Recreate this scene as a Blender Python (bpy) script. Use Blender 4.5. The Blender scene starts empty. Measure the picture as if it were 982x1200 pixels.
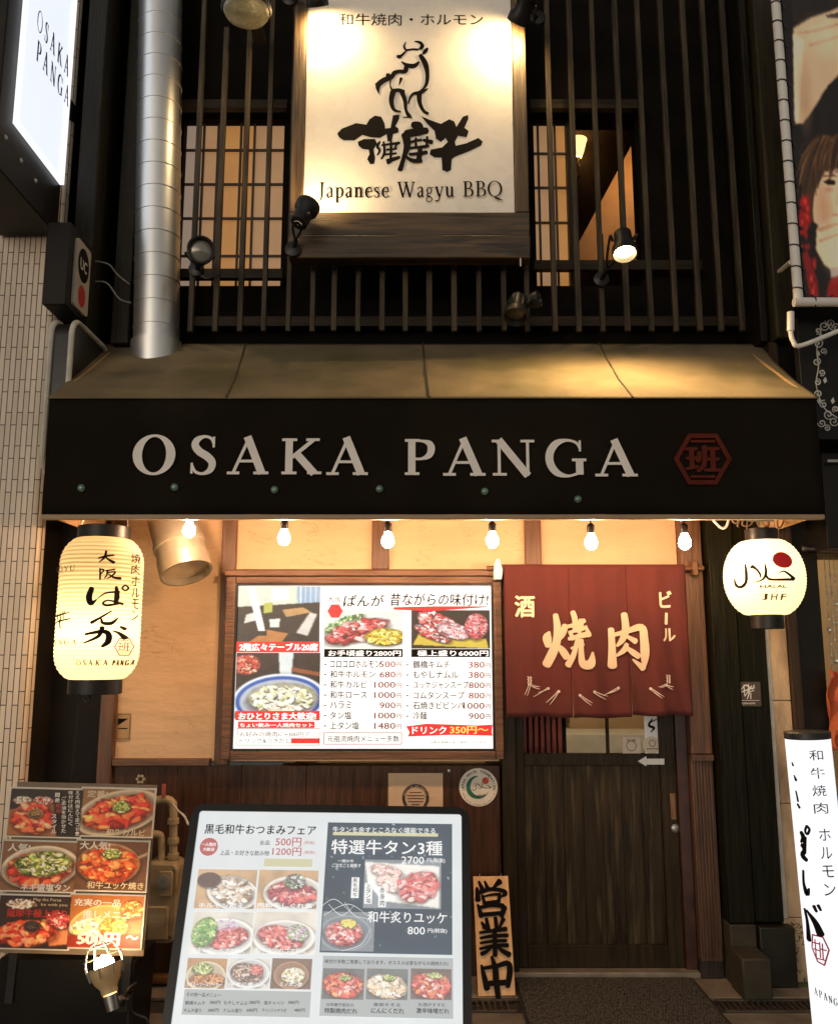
import bpy, math, random
import numpy as np
from mathutils import Vector, Matrix, Euler
from math import radians as rad, sin, cos, pi
random.seed(7)
scene = bpy.context.scene
COL = scene.collection

# ------------------------------------------------------------------ camera, sky, sun, exposure
PITCH = rad(9.3); CAM = Vector((0, -4.25, 1.5)); CX, CY, F = 488.0, 600.0, 1000.0
cam = bpy.data.cameras.new('camera'); co = bpy.data.objects.new('camera', cam); COL.objects.link(co)
co.location = CAM; co.rotation_euler = (pi/2 + PITCH, 0, 0)
cam.sensor_fit = 'VERTICAL'; cam.sensor_height = 24; cam.lens = 24*F/1200
cam.shift_x = (491-CX)/1200; cam.clip_start = .05; cam.clip_end = 400
scene.camera = co
w = bpy.data.worlds.new('World'); scene.world = w; w.use_nodes = True
nt = w.node_tree; bg = nt.nodes['Background']
sky = nt.nodes.new('ShaderNodeTexSky'); sky.sky_type = 'NISHITA'; sky.sun_disc = False
sky.sun_elevation = rad(8); sky.sun_rotation = rad(200)
hs = nt.nodes.new('ShaderNodeHueSaturation'); hs.inputs['Saturation'].default_value = .22
tint = nt.nodes.new('ShaderNodeMixRGB'); tint.blend_type = 'MULTIPLY'; tint.inputs[0].default_value = 1
tint.inputs[2].default_value = (1, .91, .80, 1)
nt.links.new(sky.outputs[0], hs.inputs['Color']); nt.links.new(hs.outputs[0], tint.inputs[1])
nt.links.new(tint.outputs[0], bg.inputs[0]); bg.inputs[1].default_value = .092
vs = scene.view_settings
scene.display_settings.display_device = 'sRGB'
vs.view_transform = 'Standard'; vs.look = 'None'; vs.exposure = .15; vs.gamma = 1; vs.use_curve_mapping = False
scene.cycles.use_denoising = True
scene.cycles.max_bounces = 8; scene.cycles.transparent_max_bounces = 8
scene.cycles.sample_clamp_indirect = 6

# ------------------------------------------------------------------ measuring helpers
def ray(px, py):
    u = (px-CX)/F; v = (CY-py)/F
    return Vector((u, cos(PITCH)-v*sin(PITCH), sin(PITCH)+v*cos(PITCH)))
def at(px, py, Y):
    d = ray(px, py); return CAM + d*((Y-CAM.y)/d.y)
def rect(x0, y0, x1, y1, Y):            # a box measured in the photograph -> X0,X1,Z0,Z1 on the plane Y
    ym = (y0+y1)/2; xm = (x0+x1)/2
    return at(x0, ym, Y).x, at(x1, ym, Y).x, at(xm, y1, Y).z, at(xm, y0, Y).z

# ------------------------------------------------------------------ materials
MC = {}
def nodes(name):
    m = bpy.data.materials.new(name); m.use_nodes = True
    n = m.node_tree; return m, n, n.nodes['Principled BSDF'], n.links
def M(name, col, rough=.6, metal=0, var=.18, scale=12, bump=.0, bscale=80, stretch=(1, 1, 1), coat=0, spec=.5, dirt=None, dscale=3, dlo=.52, dhi=.7):
    if name in MC: return MC[name]
    m, n, b, L = nodes(name)
    tc = n.nodes.new('ShaderNodeTexCoord'); mp = n.nodes.new('ShaderNodeMapping'); mp.inputs['Scale'].default_value = stretch
    L.new(tc.outputs['Object'], mp.inputs[0])
    no = n.nodes.new('ShaderNodeTexNoise'); no.inputs['Scale'].default_value = scale; no.inputs['Detail'].default_value = 6
    L.new(mp.outputs[0], no.inputs['Vector'])
    cr = n.nodes.new('ShaderNodeValToRGB')
    cr.color_ramp.elements[0].position = .3; cr.color_ramp.elements[1].position = .7
    cr.color_ramp.elements[0].color = tuple(c*(1-var) for c in col)+(1,); cr.color_ramp.elements[1].color = tuple(min(1, c*(1+var)) for c in col)+(1,)
    L.new(no.outputs['Fac'], cr.inputs[0]); out = cr.outputs[0]
    if dirt:
        n3 = n.nodes.new('ShaderNodeTexNoise'); n3.inputs['Scale'].default_value = dscale; n3.inputs['Detail'].default_value = 8
        L.new(mp.outputs[0], n3.inputs['Vector'])
        r3 = n.nodes.new('ShaderNodeMapRange'); r3.inputs['From Min'].default_value = dlo; r3.inputs['From Max'].default_value = dhi
        L.new(n3.outputs['Fac'], r3.inputs['Value'])
        mx = n.nodes.new('ShaderNodeMixRGB'); mx.inputs[2].default_value = dirt+(1,)
        L.new(r3.outputs[0], mx.inputs[0]); L.new(out, mx.inputs[1]); out = mx.outputs[0]
    L.new(out, b.inputs['Base Color'])
    rr = n.nodes.new('ShaderNodeMapRange'); rr.inputs['To Min'].default_value = max(.03, rough-.1); rr.inputs['To Max'].default_value = min(1, rough+.1)
    L.new(no.outputs['Fac'], rr.inputs['Value']); L.new(rr.outputs[0], b.inputs['Roughness'])
    b.inputs['Metallic'].default_value = metal; b.inputs['Specular IOR Level'].default_value = spec; b.inputs['Coat Weight'].default_value = coat
    b.inputs['Coat Roughness'].default_value = .1
    if bump:
        n2 = n.nodes.new('ShaderNodeTexNoise'); n2.inputs['Scale'].default_value = bscale; n2.inputs['Detail'].default_value = 5
        L.new(mp.outputs[0], n2.inputs['Vector'])
        bp = n.nodes.new('ShaderNodeBump'); bp.inputs['Strength'].default_value = bump; bp.inputs['Distance'].default_value = .01
        L.new(n2.outputs['Fac'], bp.inputs['Height']); L.new(bp.outputs[0], b.inputs['Normal'])
    MC[name] = m; return m
def wood(name, col, axis='z', var=.45, rough=.5, bump=.35, scale=5, spec=.5, dirt=None, dlo=.52, dhi=.7):
    st = {'z': (9, 9, .7), 'x': (.7, 9, 9), 'y': (9, .7, 9)}[axis]
    return M(name, col, rough, 0, var, scale, bump, scale*3, st, spec=spec, dirt=dirt, dscale=4, dlo=dlo, dhi=dhi)
def E(name, col, strength, noise=0):
    if name in MC: return MC[name]
    m, n, b, L = nodes(name)
    b.inputs['Base Color'].default_value = (.0, .0, .0, 1) if strength > 3 else tuple(c*.4 for c in col)+(1,)
    b.inputs['Emission Color'].default_value = col+(1,); b.inputs['Emission Strength'].default_value = strength
    b.inputs['Roughness'].default_value = .3
    if noise:
        tc = n.nodes.new('ShaderNodeTexCoord'); no = n.nodes.new('ShaderNodeTexNoise'); no.inputs['Scale'].default_value = 6
        L.new(tc.outputs['Object'], no.inputs['Vector'])
        mr = n.nodes.new('ShaderNodeMapRange'); mr.inputs['To Min'].default_value = strength*(1-noise); mr.inputs['To Max'].default_value = strength*(1+noise)
        L.new(no.outputs['Fac'], mr.inputs['Value']); L.new(mr.outputs[0], b.inputs['Emission Strength'])
    MC[name] = m; return m
def photo_mat(name, emit=0, base=1, rough=.35, coat=0):
    if name in MC: return MC[name]
    m, n, b, L = nodes(name)
    a = n.nodes.new('ShaderNodeAttribute'); a.attribute_name = 'Col'
    if base: L.new(a.outputs['Color'], b.inputs['Base Color'])
    else: b.inputs['Base Color'].default_value = (.02, .02, .02, 1)
    if emit:
        L.new(a.outputs['Color'], b.inputs['Emission Color']); b.inputs['Emission Strength'].default_value = emit
    b.inputs['Roughness'].default_value = rough; b.inputs['Coat Weight'].default_value = coat
    MC[name] = m; return m
def glass_mat():
    if 'glass' in MC: return MC['glass']
    m, n, b, L = nodes('glass')
    b.inputs['Base Color'].default_value = (.95, .97, .96, 1); b.inputs['Roughness'].default_value = .03
    b.inputs['Transmission Weight'].default_value = 1; b.inputs['IOR'].default_value = 1.02
    MC['glass'] = m; return m
def paper_mat(name, col):
    m, n, b, L = nodes(name)
    n.nodes.remove(b)
    d = n.nodes.new('ShaderNodeBsdfDiffuse'); t = n.nodes.new('ShaderNodeBsdfTranslucent'); mx = n.nodes.new('ShaderNodeMixShader')
    d.inputs[0].default_value = col+(1,); t.inputs[0].default_value = col+(1,); mx.inputs[0].default_value = .6
    L.new(d.outputs[0], mx.inputs[1]); L.new(t.outputs[0], mx.inputs[2]); L.new(mx.outputs[0], n.nodes['Material Output'].inputs[0])
    return m

# ------------------------------------------------------------------ mesh builder
class MB:
    def __init__(s): s.v = []; s.f = []; s.k = 0
    def add(s, vs, fs):
        o = len(s.v); s.v += [tuple(p) for p in vs]; s.f += [tuple(i+o for i in f) for f in fs]; return s
    def box(s, x0, x1, y0, y1, z0, z1):
        return s.add([(x0,y0,z0),(x1,y0,z0),(x1,y1,z0),(x0,y1,z0),(x0,y0,z1),(x1,y0,z1),(x1,y1,z1),(x0,y1,z1)],
                     [(0,3,2,1),(4,5,6,7),(0,1,5,4),(1,2,6,5),(2,3,7,6),(3,0,4,7)])
    def lathe(s, o, axis, prof, n=24, cap=True):
        o = Vector(o); a = Vector(axis).normalized(); q = a.to_track_quat('Z', 'Y'); vs = []; fs = []
        for r, h in prof:
            for i in range(n):
                t = 2*pi*i/n; vs.append(o + q @ Vector((r*cos(t), r*sin(t), h)))
        for j in range(len(prof)-1):
            for i in range(n):
                i2 = (i+1) % n; fs.append((j*n+i, j*n+i2, (j+1)*n+i2, (j+1)*n+i))
        if cap:
            fs.append(tuple(range(n))[::-1]); fs.append(tuple((len(prof)-1)*n+i for i in range(n)))
        return s.add(vs, fs)
    def cyl(s, p, q, r, r2=None, n=14):
        p = Vector(p); q = Vector(q); d = q-p
        return s.lathe(p, d, [(r, 0), (r if r2 is None else r2, d.length)], n)
    def sph(s, c, r, n=16, sz=1):
        return s.lathe(Vector(c), (0,0,1), [(max(1e-4, r*sin(pi*j/10)), -r*sz*cos(pi*j/10)) for j in range(11)], n)
    def tube(s, pts, r, n=8, smooth=True):
        P = [Vector(p) for p in pts]
        if smooth and len(P) > 2: P = crm(P, 6)
        vs = []; fs = []; prev = None
        for i, p in enumerate(P):
            d = (P[min(i+1, len(P)-1)]-P[max(i-1, 0)]).normalized()
            if prev is None:
                a = d.orthogonal().normalized()
            else:
                a = (prev - d*prev.dot(d)).normalized()
            prev = a; b = d.cross(a)
            for k in range(n):
                t = 2*pi*k/n; vs.append(p + (a*cos(t)+b*sin(t))*r)
        for j in range(len(P)-1):
            for k in range(n):
                k2 = (k+1) % n; fs.append((j*n+k, j*n+k2, (j+1)*n+k2, (j+1)*n+k))
        fs.append(tuple(range(n))[::-1]); fs.append(tuple((len(P)-1)*n+k for k in range(n)))
        return s.add(vs, fs)
    def prism(s, pts, y0, y1):              # (x,z) outline pushed from y0 to y1
        n = len(pts); vs = [(x, y0, z) for x, z in pts]+[(x, y1, z) for x, z in pts]
        return s.add(vs, [tuple(range(n)), tuple(range(2*n-1, n-1, -1))]+[(i, i+n, (i+1) % n+n, (i+1) % n) for i in range(n)])
    def prismx(s, pts, x0, x1):             # (y,z) outline pushed from x0 to x1
        n = len(pts); vs = [(x0, y, z) for y, z in pts]+[(x1, y, z) for y, z in pts]
        return s.add(vs, [tuple(range(n)), tuple(range(2*n-1, n-1, -1))]+[(i, i+n, (i+1) % n+n, (i+1) % n) for i in range(n)])
    def build(s, name, mat, parent=None, local=False, bevel=0, smooth=True, ang=35):
        me = bpy.data.meshes.new(name); me.from_pydata(s.v, [], s.f); me.materials.append(mat)
        if smooth:
            me.polygons.foreach_set('use_smooth', [True]*len(me.polygons)); me.set_sharp_from_angle(angle=rad(ang))
        o = bpy.data.objects.new(name, me); COL.objects.link(o)
        if parent:
            o.parent = parent
            if not local:
                r = parent
                o.matrix_parent_inverse = mw(r).inverted()
        if bevel:
            b = o.modifiers.new('bevel', 'BEVEL'); b.width = bevel; b.segments = 2; b.limit_method = 'ANGLE'
        return o
def mw(o):
    m = Matrix.LocRotScale(o.location, o.rotation_euler, None)
    if o.parent: return mw(o.parent) @ o.matrix_parent_inverse @ m
    return m
def crm(P, k):
    out = []
    for i in range(len(P)-1):
        a, b, c, d = P[max(i-1, 0)], P[i], P[i+1], P[min(i+2, len(P)-1)]
        for j in range(k):
            t = j/k; out.append(.5*((2*b)+(c-a)*t+(2*a-5*b+4*c-d)*t*t+(3*b-a-3*c+d)*t**3))
    out.append(P[-1]); return out
def tag(o, label=None, cat=None, group=None, kind=None):
    if label: o['label'] = label
    if cat: o['category'] = cat
    if group: o['group'] = group
    if kind: o['kind'] = kind
    return o
def thing(name, label, cat, loc=(0,0,0), rot=(0,0,0), group=None):
    o = bpy.data.objects.new(name, None); COL.objects.link(o); o.empty_display_size = .1
    o.location = loc; o.rotation_euler = rot
    return tag(o, label, cat, group)

# ------------------------------------------------------------------ lettering
GC = {}
def glyphs(s, bold=0):
    if (s, bold) in GC: return GC[(s, bold)]
    cu = bpy.data.curves.new('lettering', 'FONT'); cu.body = s; cu.size = 1; cu.offset = bold; cu.resolution_u = 2; cu.fill_mode = 'FRONT'
    o = bpy.data.objects.new('lettering', cu); me = bpy.data.meshes.new_from_object(o)
    v = np.array([(q.co.x, q.co.y) for q in me.vertices]); f = [tuple(p.vertices) for p in me.polygons]
    bpy.data.objects.remove(o); bpy.data.curves.remove(cu); bpy.data.meshes.remove(me)
    GC[(s, bold)] = (v, f); return GC[(s, bold)]
EPS = .00025
class Sheet(MB):
    """flat or wrapped print: fn(x,z,k) -> 3D, px(px,py) -> x,z"""
    def __init__(s, fn, px): super().__init__(); s.fn = fn; s.px = px
    def box2(s, b):
        x0, y0, x1, y1 = b; ym = (y0+y1)/2; xm = (x0+x1)/2
        return s.px(x0, ym)[0], s.px(xm, y1)[1], s.px(x1, ym)[0], s.px(xm, y0)[1]
    def cut(s, name, mat, parent, local=False):      # end one printed part and go on with the next on the same sheet
        o = s.build(name, mat, parent, local); s.v = []; s.f = []; return o
    def put(s, P, F):
        s.add([s.fn(x, z, s.k) for x, z in P], F); s.k += 1
    def text(s, t, b, bold=0, skew=0):
        v, f = glyphs(t)
        if not len(v): return
        X0, Z0, X1, Z1 = s.box2(b)
        lo = v.min(0)-bold; hi = v.max(0)+bold
        for ox, oz in ([(0, 0)] if not bold else [(0, 0), (bold, 0), (-bold, 0), (bold*.4, bold*.7), (-bold*.4, -bold*.7)]):
            sc = (v+np.array((ox, oz))-lo)/np.maximum(hi-lo, 1e-6)
            s.put([(X0+(X1-X0)*a+skew*(c-.5)*(Z1-Z0), Z0+(Z1-Z0)*c) for a, c in sc], f); s.k -= .8
        s.k = math.ceil(s.k+.8)
    def vtext(s, t, b, bold=0):
        x0, y0, x1, y1 = b; h = (y1-y0)/len(t)
        for i, ch in enumerate(t):
            if ch.strip():
                ch2 = '|' if ch == 'ー' else ch
                m = .35*(x1-x0) if ch == 'ー' else 0
                s.text(ch2, (x0+m, y0+i*h+h*.06, x1-m, y0+(i+1)*h-h*.06), bold)
    def serif(s, t, b, T=.14, th=.05, gap=.12):
        x = 0; items = []
        for ch in t:
            if ch == ' ': x += .5; continue
            wd, st = SERIF[ch](T, th)
            items.append((x, st)); x += wd+gap
        wid = x-gap; X0, Z0, X1, Z1 = s.box2(b)
        for ox, st in items:
            for kind, pts, ws in st:
                q = [(X0+(X1-X0)*(px+ox)/wid, Z0+(Z1-Z0)*py) for px, py in pts]
                sc = (Z1-Z0); ww = [a*sc for a in ws]
                if kind == 'R': s.ring(q[0][0], q[0][1], (X1-X0)/wid*ws[0], sc*ws[1], (X1-X0)/wid*ws[2], sc*ws[3])
                else: s.raw_stroke(q, ww, kind == 'C')
    def ring(s, cx, cz, ro, rzo, ri, rzi, n=40):
        P = []; Fs = []
        for i in range(n):
            t = 2*pi*i/n; P += [(cx+ro*cos(t), cz+rzo*sin(t)), (cx+ri*cos(t), cz+rzi*sin(t))]
        for i in range(n):
            j = (i+1) % n; Fs.append((2*i, 2*j, 2*j+1, 2*i+1))
        s.put(P, Fs)
    def raw_stroke(s, pts, ws, curve=True, cap=True):
        P = [Vector((a, b, c)) for (a, b), c in zip(pts, ws)]
        if curve and len(P) > 2: P = crm(P, 5)
        L = []; R = []
        n = len(P)
        for i, p in enumerate(P):
            d = Vector((P[min(i+1, n-1)].x-P[max(i-1, 0)].x, P[min(i+1, n-1)].y-P[max(i-1, 0)].y))
            if d.length < 1e-9: d = Vector((1, 0))
            d.normalize(); h = p.z/2
            L.append((p.x-d.y*h, p.y+d.x*h)); R.append((p.x+d.y*h, p.y-d.x*h))
        V = []; Fs = []
        for a, b in zip(L, R): V += [a, b]
        for i in range(n-1): Fs.append((2*i, 2*i+1, 2*i+3, 2*i+2))
        if curve and cap:
            for e, (c, sgn) in enumerate(((0, -1), (n-1, 1))):
                p = P[c]; q = P[1] if c == 0 else P[n-2]
                d = Vector((p.x-q.x, p.y-q.y))
                if d.length < 1e-9: continue
                d.normalize(); nn = Vector((-d.y, d.x)); h = p.z/2; o = len(V)
                V += [(p.x+nn.x*h*cos(t)+d.x*h*.6*sin(t), p.y+nn.y*h*cos(t)+d.y*h*.6*sin(t)) for t in (0, pi/4, pi/2, 3*pi/4, pi)]
                Fs.append((o, o+1, o+2, o+3, o+4))
        s.put(V, Fs)
    def stroke(s, pts, ws, org=(0, 0), sc=1, curve=True):       # points measured on an enlargement: photo px = org + p/sc
        if not hasattr(ws, '__len__'): ws = [ws]*len(pts)
        q = [s.px(org[0]+a/sc, org[1]+b/sc) for a, b in pts]
        a = s.px(org[0]+pts[0][0]/sc, org[1]+pts[0][1]/sc); b = s.px(org[0]+pts[0][0]/sc, org[1]+pts[0][1]/sc+10)
        u = abs(a[1]-b[1])/10/sc
        s.raw_stroke(q, [x*u for x in ws], curve)
    def poly(s, pts, org=(0, 0), sc=1, curve=False):
        q = [s.px(org[0]+a/sc, org[1]+b/sc) for a, b in pts]
        if curve:
            P = [Vector((a, b)) for a, b in q]; P = [P[-1]]+P+[P[0], P[1]]
            q = [tuple(p) for p in crm(P, 4)[4:-4-1]]
        s.put(q, [tuple(range(len(q)))])
    def rectp(s, b):
        X0, Z0, X1, Z1 = s.box2(b); s.put([(X0, Z0), (X1, Z0), (X1, Z1), (X0, Z1)], [(0, 1, 2, 3)])
    def frame(s, b, t):
        x0, y0, x1, y1 = b
        s.rectp((x0, y0, x1, y0+t)); s.rectp((x0, y1-t, x1, y1)); s.rectp((x0, y0+t, x0+t, y1-t)); s.rectp((x1-t, y0+t, x1, y1-t))
    def disc(s, cx, cy, r, ry=None, n=32):
        X, Z = s.px(cx, cy); R = s.px(cx+r, cy)[0]-X; RZ = abs(s.px(cx, cy+(ry or r))[1]-Z)
        P = [(X, Z)]; Fs = [(0, 1+i, 1+(i+1) % n) for i in range(n)]
        for q in range(1, 7):
            P += [(X+R*q/6*cos(2*pi*i/n), Z+RZ*q/6*sin(2*pi*i/n)) for i in range(n)]
            if q > 1: Fs += [(1+(q-2)*n+i, 1+(q-1)*n+i, 1+(q-1)*n+(i+1) % n, 1+(q-2)*n+(i+1) % n) for i in range(n)]
        s.put(P, Fs)
    def circ(s, cx, cy, r, t):
        X, Z = s.px(cx, cy); k = (s.px(cx+r, cy)[0]-X)/r; s.ring(X, Z, r*k, r*k, (r-t)*k, (r-t)*k)
    def arctext(s, t, cx, cy, r, h, a0, a1, bold=0, flip=False):    # letters round a circle, degrees clockwise from the top
        X, Z = s.px(cx, cy); k = (s.px(cx+1, cy)[0]-X)
        for i, ch in enumerate(t):
            if ch == ' ': continue
            a = rad(a0+(a1-a0)*(i+.5)/len(t)); v, f = glyphs(ch)
            c = (v.min(0)+v.max(0))/2; sg = -1 if flip else 1
            P = []
            for x, y in v:
                lx = (x-c[0])*h*1.1*sg; ly = (y-.35)*h*1.3*sg
                P.append((X+k*((r+ly)*sin(a)+lx*cos(a)), Z+k*((r+ly)*cos(a)-lx*sin(a))))
            s.put(P, f)
    def emblem(s, cx, cy, r, t, bold=.03, ry=None):
        ry = ry or r*.87
        for i in range(6):
            a = pi/3*i; b = pi/3*(i+1)
            q = [(cx+r*cos(a), cy+ry/.87*sin(a)), (cx+r*cos(b), cy+ry/.87*sin(b)), (cx+(r-t)*cos(b), cy+(ry/.87-t)*sin(b)), (cx+(r-t)*cos(a), cy+(ry/.87-t)*sin(a))]
            s.poly(q)
        s.text('班', (cx-r*.62, cy-ry*.55, cx+r*.62, cy+ry*.55), bold)
        s.rectp((cx-r*.42, cy-ry*.74, cx+r*.42, cy-ry*.64)); s.rectp((cx-r*.42, cy+ry*.64, cx+r*.42, cy+ry*.74))
def flat(Y, k0=.0015):
    return Sheet(lambda x, z, k: (x, Y-k0-k*EPS, z), lambda a, b: (lambda p: (p.x, p.z))(at(a, b, Y)))
def panel(o, y=0, k0=.0015):                # on the local plane y of a tilted thing
    m = mw(o); inv = m.inverted(); n = (m.to_3x3() @ Vector((0, 1, 0))); p0 = m @ Vector((0, y, 0))
    def px(a, b):
        d = ray(a, b); t = (p0-CAM).dot(n)/d.dot(n); q = inv @ (CAM+d*t); return q.x, q.z
    return Sheet(lambda x, z, k: (x, y-k0-k*EPS, z), px)

def _stem(x, T, t, s0=.19, s1=.21, top=1, base=0):
    return [('L', [(x, base), (x, top)], [T, T]), ('L', [(x-s0, base+t/2), (x+s1, base+t/2)], [t, t]), ('L', [(x-s0, top-t/2), (x+s1, top-t/2)], [t, t])]
SERIF = {
 'O': lambda T, t: (1.15, [('R', [(.575, .5)], [.575, .52, .575-T*1.25, .52-t*.9])]),
 'Q': lambda T, t: (1.15, [('R', [(.575, .5)], [.575, .52, .575-T*1.25, .52-t*.9]), ('C', [(.5, .03), (.75, -.12), (1.2, -.25)], [t, T, t*.5])]),
 'S': lambda T, t: (.72, [('C', [(.62,.76),(.55,.93),(.37,.985),(.18,.9),(.13,.75),(.25,.59),(.45,.47),(.59,.31),(.55,.12),(.36,.02),(.16,.07),(.07,.25)], [t*.6,t,t,T*.8,T*.95,T,T,T*.95,T*.8,t,t,t*.6]),
      ('L', [(.62,.70),(.62,.98)], [t*.8]*2), ('L', [(.06,.02),(.06,.30)], [t*.8]*2)]),
 'A': lambda T, t: (1.12, [('L', [(.58,1.0),(.16,.03)], [t*1.1]*2), ('L', [(.53,1.03),(.95,.02)], [T*1.05]*2), ('L', [(.29,.36),(.8,.36)], [t]*2),
      ('L', [(0,t/2),(.34,t/2)], [t]*2), ('L', [(.72,t/2),(1.13,t/2)], [t]*2)]),
 'K': lambda T, t: (1.09, _stem(.25, T, t)+[('L', [(.9,.96),(.33,.47)], [t*1.4]*2), ('L', [(.42,.6),(.93,.02)], [T*1.05]*2), ('L', [(.7,1-t/2),(1.06,1-t/2)], [t]*2), ('L', [(.74,t/2),(1.12,t/2)], [t]*2)]),
 'P': lambda T, t: (.9, _stem(.25, T, t)+[('C', [(.25,1-t/2),(.55,.98-t/2),(.74,.87),(.79,.71),(.72,.54),(.52,.45),(.3,.45)], [t,t,T*.85,T,T*.85,t,t])]),
 'N': lambda T, t: (1.17, [('L', [(.2,0),(.2,.98)], [t*1.1]*2), ('L', [(.19,1.0),(.98,.0)], [T*1.05]*2), ('L', [(.98,.0),(.98,1)], [t*1.1]*2),
      ('L', [(.02,t/2),(.4,t/2)], [t]*2), ('L', [(.0,1-t/2),(.28,1-t/2)], [t]*2), ('L', [(.79,1-t/2),(1.17,1-t/2)], [t]*2)]),
 'G': lambda T, t: (1.14, [('C', [(.94,.76),(.86,.91),(.6,.985),(.3,.9),(.12,.65),(.12,.35),(.3,.1),(.6,.015),(.9,.09)], [t*.7,t,t,T*.9,T*1.05,T*1.05,T*.9,t,t]),
      ('L', [(.93,.05),(.93,.45)], [T]*2), ('L', [(.72,.45),(1.12,.45)], [t]*2), ('L', [(.95,.68),(.95,.98)], [t*.8]*2)]),
 'J': lambda T, t: (.5, [('C', [(.3,1),(.3,.6),(.3,.2),(.22,-.1),(0,-.2)], [T,T,T,T*.7,t]), ('L', [(.1,1-t/2),(.5,1-t/2)], [t]*2)]),
 'W': lambda T, t: (1.4, [('L', [(.13,1),(.46,0)], [T]*2), ('L', [(.45,0),(.72,.96)], [t*1.1]*2), ('L', [(.66,1),(1.0,0)], [T]*2), ('L', [(.99,0),(1.28,1)], [t*1.1]*2),
      ('L', [(0,1-t/2),(.32,1-t/2)], [t]*2), ('L', [(.52,1-t/2),(.84,1-t/2)], [t]*2), ('L', [(1.14,1-t/2),(1.4,1-t/2)], [t]*2)]),
 'B': lambda T, t: (.85, _stem(.25, T, t)+[('C', [(.25,1-t/2),(.52,.97),(.67,.87),(.68,.7),(.55,.56),(.25,.53)], [t,t,T*.85,T*.85,t,t]), ('C', [(.3,.53),(.6,.5),(.77,.38),(.77,.17),(.6,.04),(.25,t/2)], [t,t,T*.9,T*.9,t,t])]),
 'Y': lambda T, t: (1.0, [('L', [(.13,1),(.52,.46)], [T]*2), ('L', [(.9,1),(.52,.46)], [t*1.1]*2), ('L', [(.52,.5),(.52,0)], [T]*2), ('L', [(.32,t/2),(.72,t/2)], [t]*2), ('L', [(0,1-t/2),(.33,1-t/2)], [t]*2), ('L', [(.74,1-t/2),(1.02,1-t/2)], [t]*2)]),
 'U': lambda T, t: (1.05, [('C', [(.22,1),(.22,.6),(.23,.25),(.38,.04),(.6,.02),(.8,.12),(.86,.4),(.86,1)], [T,T,T,T*.8,t,t,t,t]), ('L', [(.03,1-t/2),(.42,1-t/2)], [t]*2), ('L', [(.7,1-t/2),(1.04,1-t/2)], [t]*2)]),
 'a': lambda T, t: (.56, [('C', [(.08,.52),(.2,.65),(.37,.62),(.42,.48),(.42,.06)], [t,t,T*.8,T*.9,T*.9]), ('C', [(.42,.4),(.2,.33),(.1,.18),(.2,.02),(.42,.14)], [t,t,T*.9,T*.8,t]), ('L', [(.42,t/2),(.56,t/2)], [t]*2)]),
 'p': lambda T, t: (.66, [('L', [(.18,.66),(.18,-.3)], [T]*2), ('L', [(.02,-.3),(.36,-.3)], [t]*2), ('L', [(.03,.64),(.18,.64)], [t]*2), ('C', [(.18,.5),(.38,.65),(.57,.5),(.57,.2),(.4,.0),(.18,.1)], [t,t*1.3,T*.9,T*.9,t,t])]),
 'n': lambda T, t: (.72, [('L', [(.18,.66),(.18,0)], [T]*2), ('L', [(.02,t/2),(.33,t/2)], [t]*2), ('L', [(.03,.64),(.18,.64)], [t]*2), ('C', [(.18,.48),(.38,.64),(.53,.55),(.55,.4),(.55,.03)], [t,T*.6,T,T,T]), ('L', [(.4,t/2),(.72,t/2)], [t]*2)]),
 'e': lambda T, t: (.6, [('L', [(.1,.37),(.55,.37)], [t]*2), ('C', [(.54,.39),(.48,.6),(.32,.66),(.15,.54),(.1,.33),(.18,.09),(.36,.0),(.56,.12)], [t,T*.7,t,T*.9,T,T*.9,T*.5,t*.7])]),
 's': lambda T, t: (.46, [('C', [(.38,.52),(.32,.63),(.2,.65),(.09,.57),(.12,.44),(.26,.35),(.38,.24),(.36,.08),(.22,.0),(.1,.03),(.05,.15)], [t*.7,t,t,T*.7,T*.8,T,T*.8,T*.7,t,t,t*.7])]),
 'g': lambda T, t: (.6, [('R', [(.28,.43)], [.22,.23,.22-T*.75,.23-t]), ('R', [(.28,-.14)], [.26,.18,.26-T*.6,.18-t]), ('C', [(.16,.22),(.1,.12),(.24,.05),(.4,.03)], [t,t,T*.7,t]), ('L', [(.44,.6),(.6,.63)], [t]*2)]),
 'y': lambda T, t: (.66, [('L', [(.1,.65),(.35,.02)], [T]*2), ('C', [(.58,.65),(.38,.05),(.25,-.22),(.06,-.25)], [t,t,t*1.2,T*.8]), ('L', [(0,.64),(.25,.64)], [t]*2), ('L', [(.46,.64),(.68,.64)], [t]*2)]),
 'u': lambda T, t: (.72, [('C', [(.16,.64),(.16,.25),(.22,.05),(.36,.02),(.54,.14)], [T,T,T*.9,t*1.3,t]), ('L', [(.54,.66),(.54,.0)], [T]*2), ('L', [(.02,.64),(.16,.64)], [t]*2), ('L', [(.4,.64),(.54,.64)], [t]*2), ('L', [(.54,t/2),(.7,t/2)], [t]*2)]),
}

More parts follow.
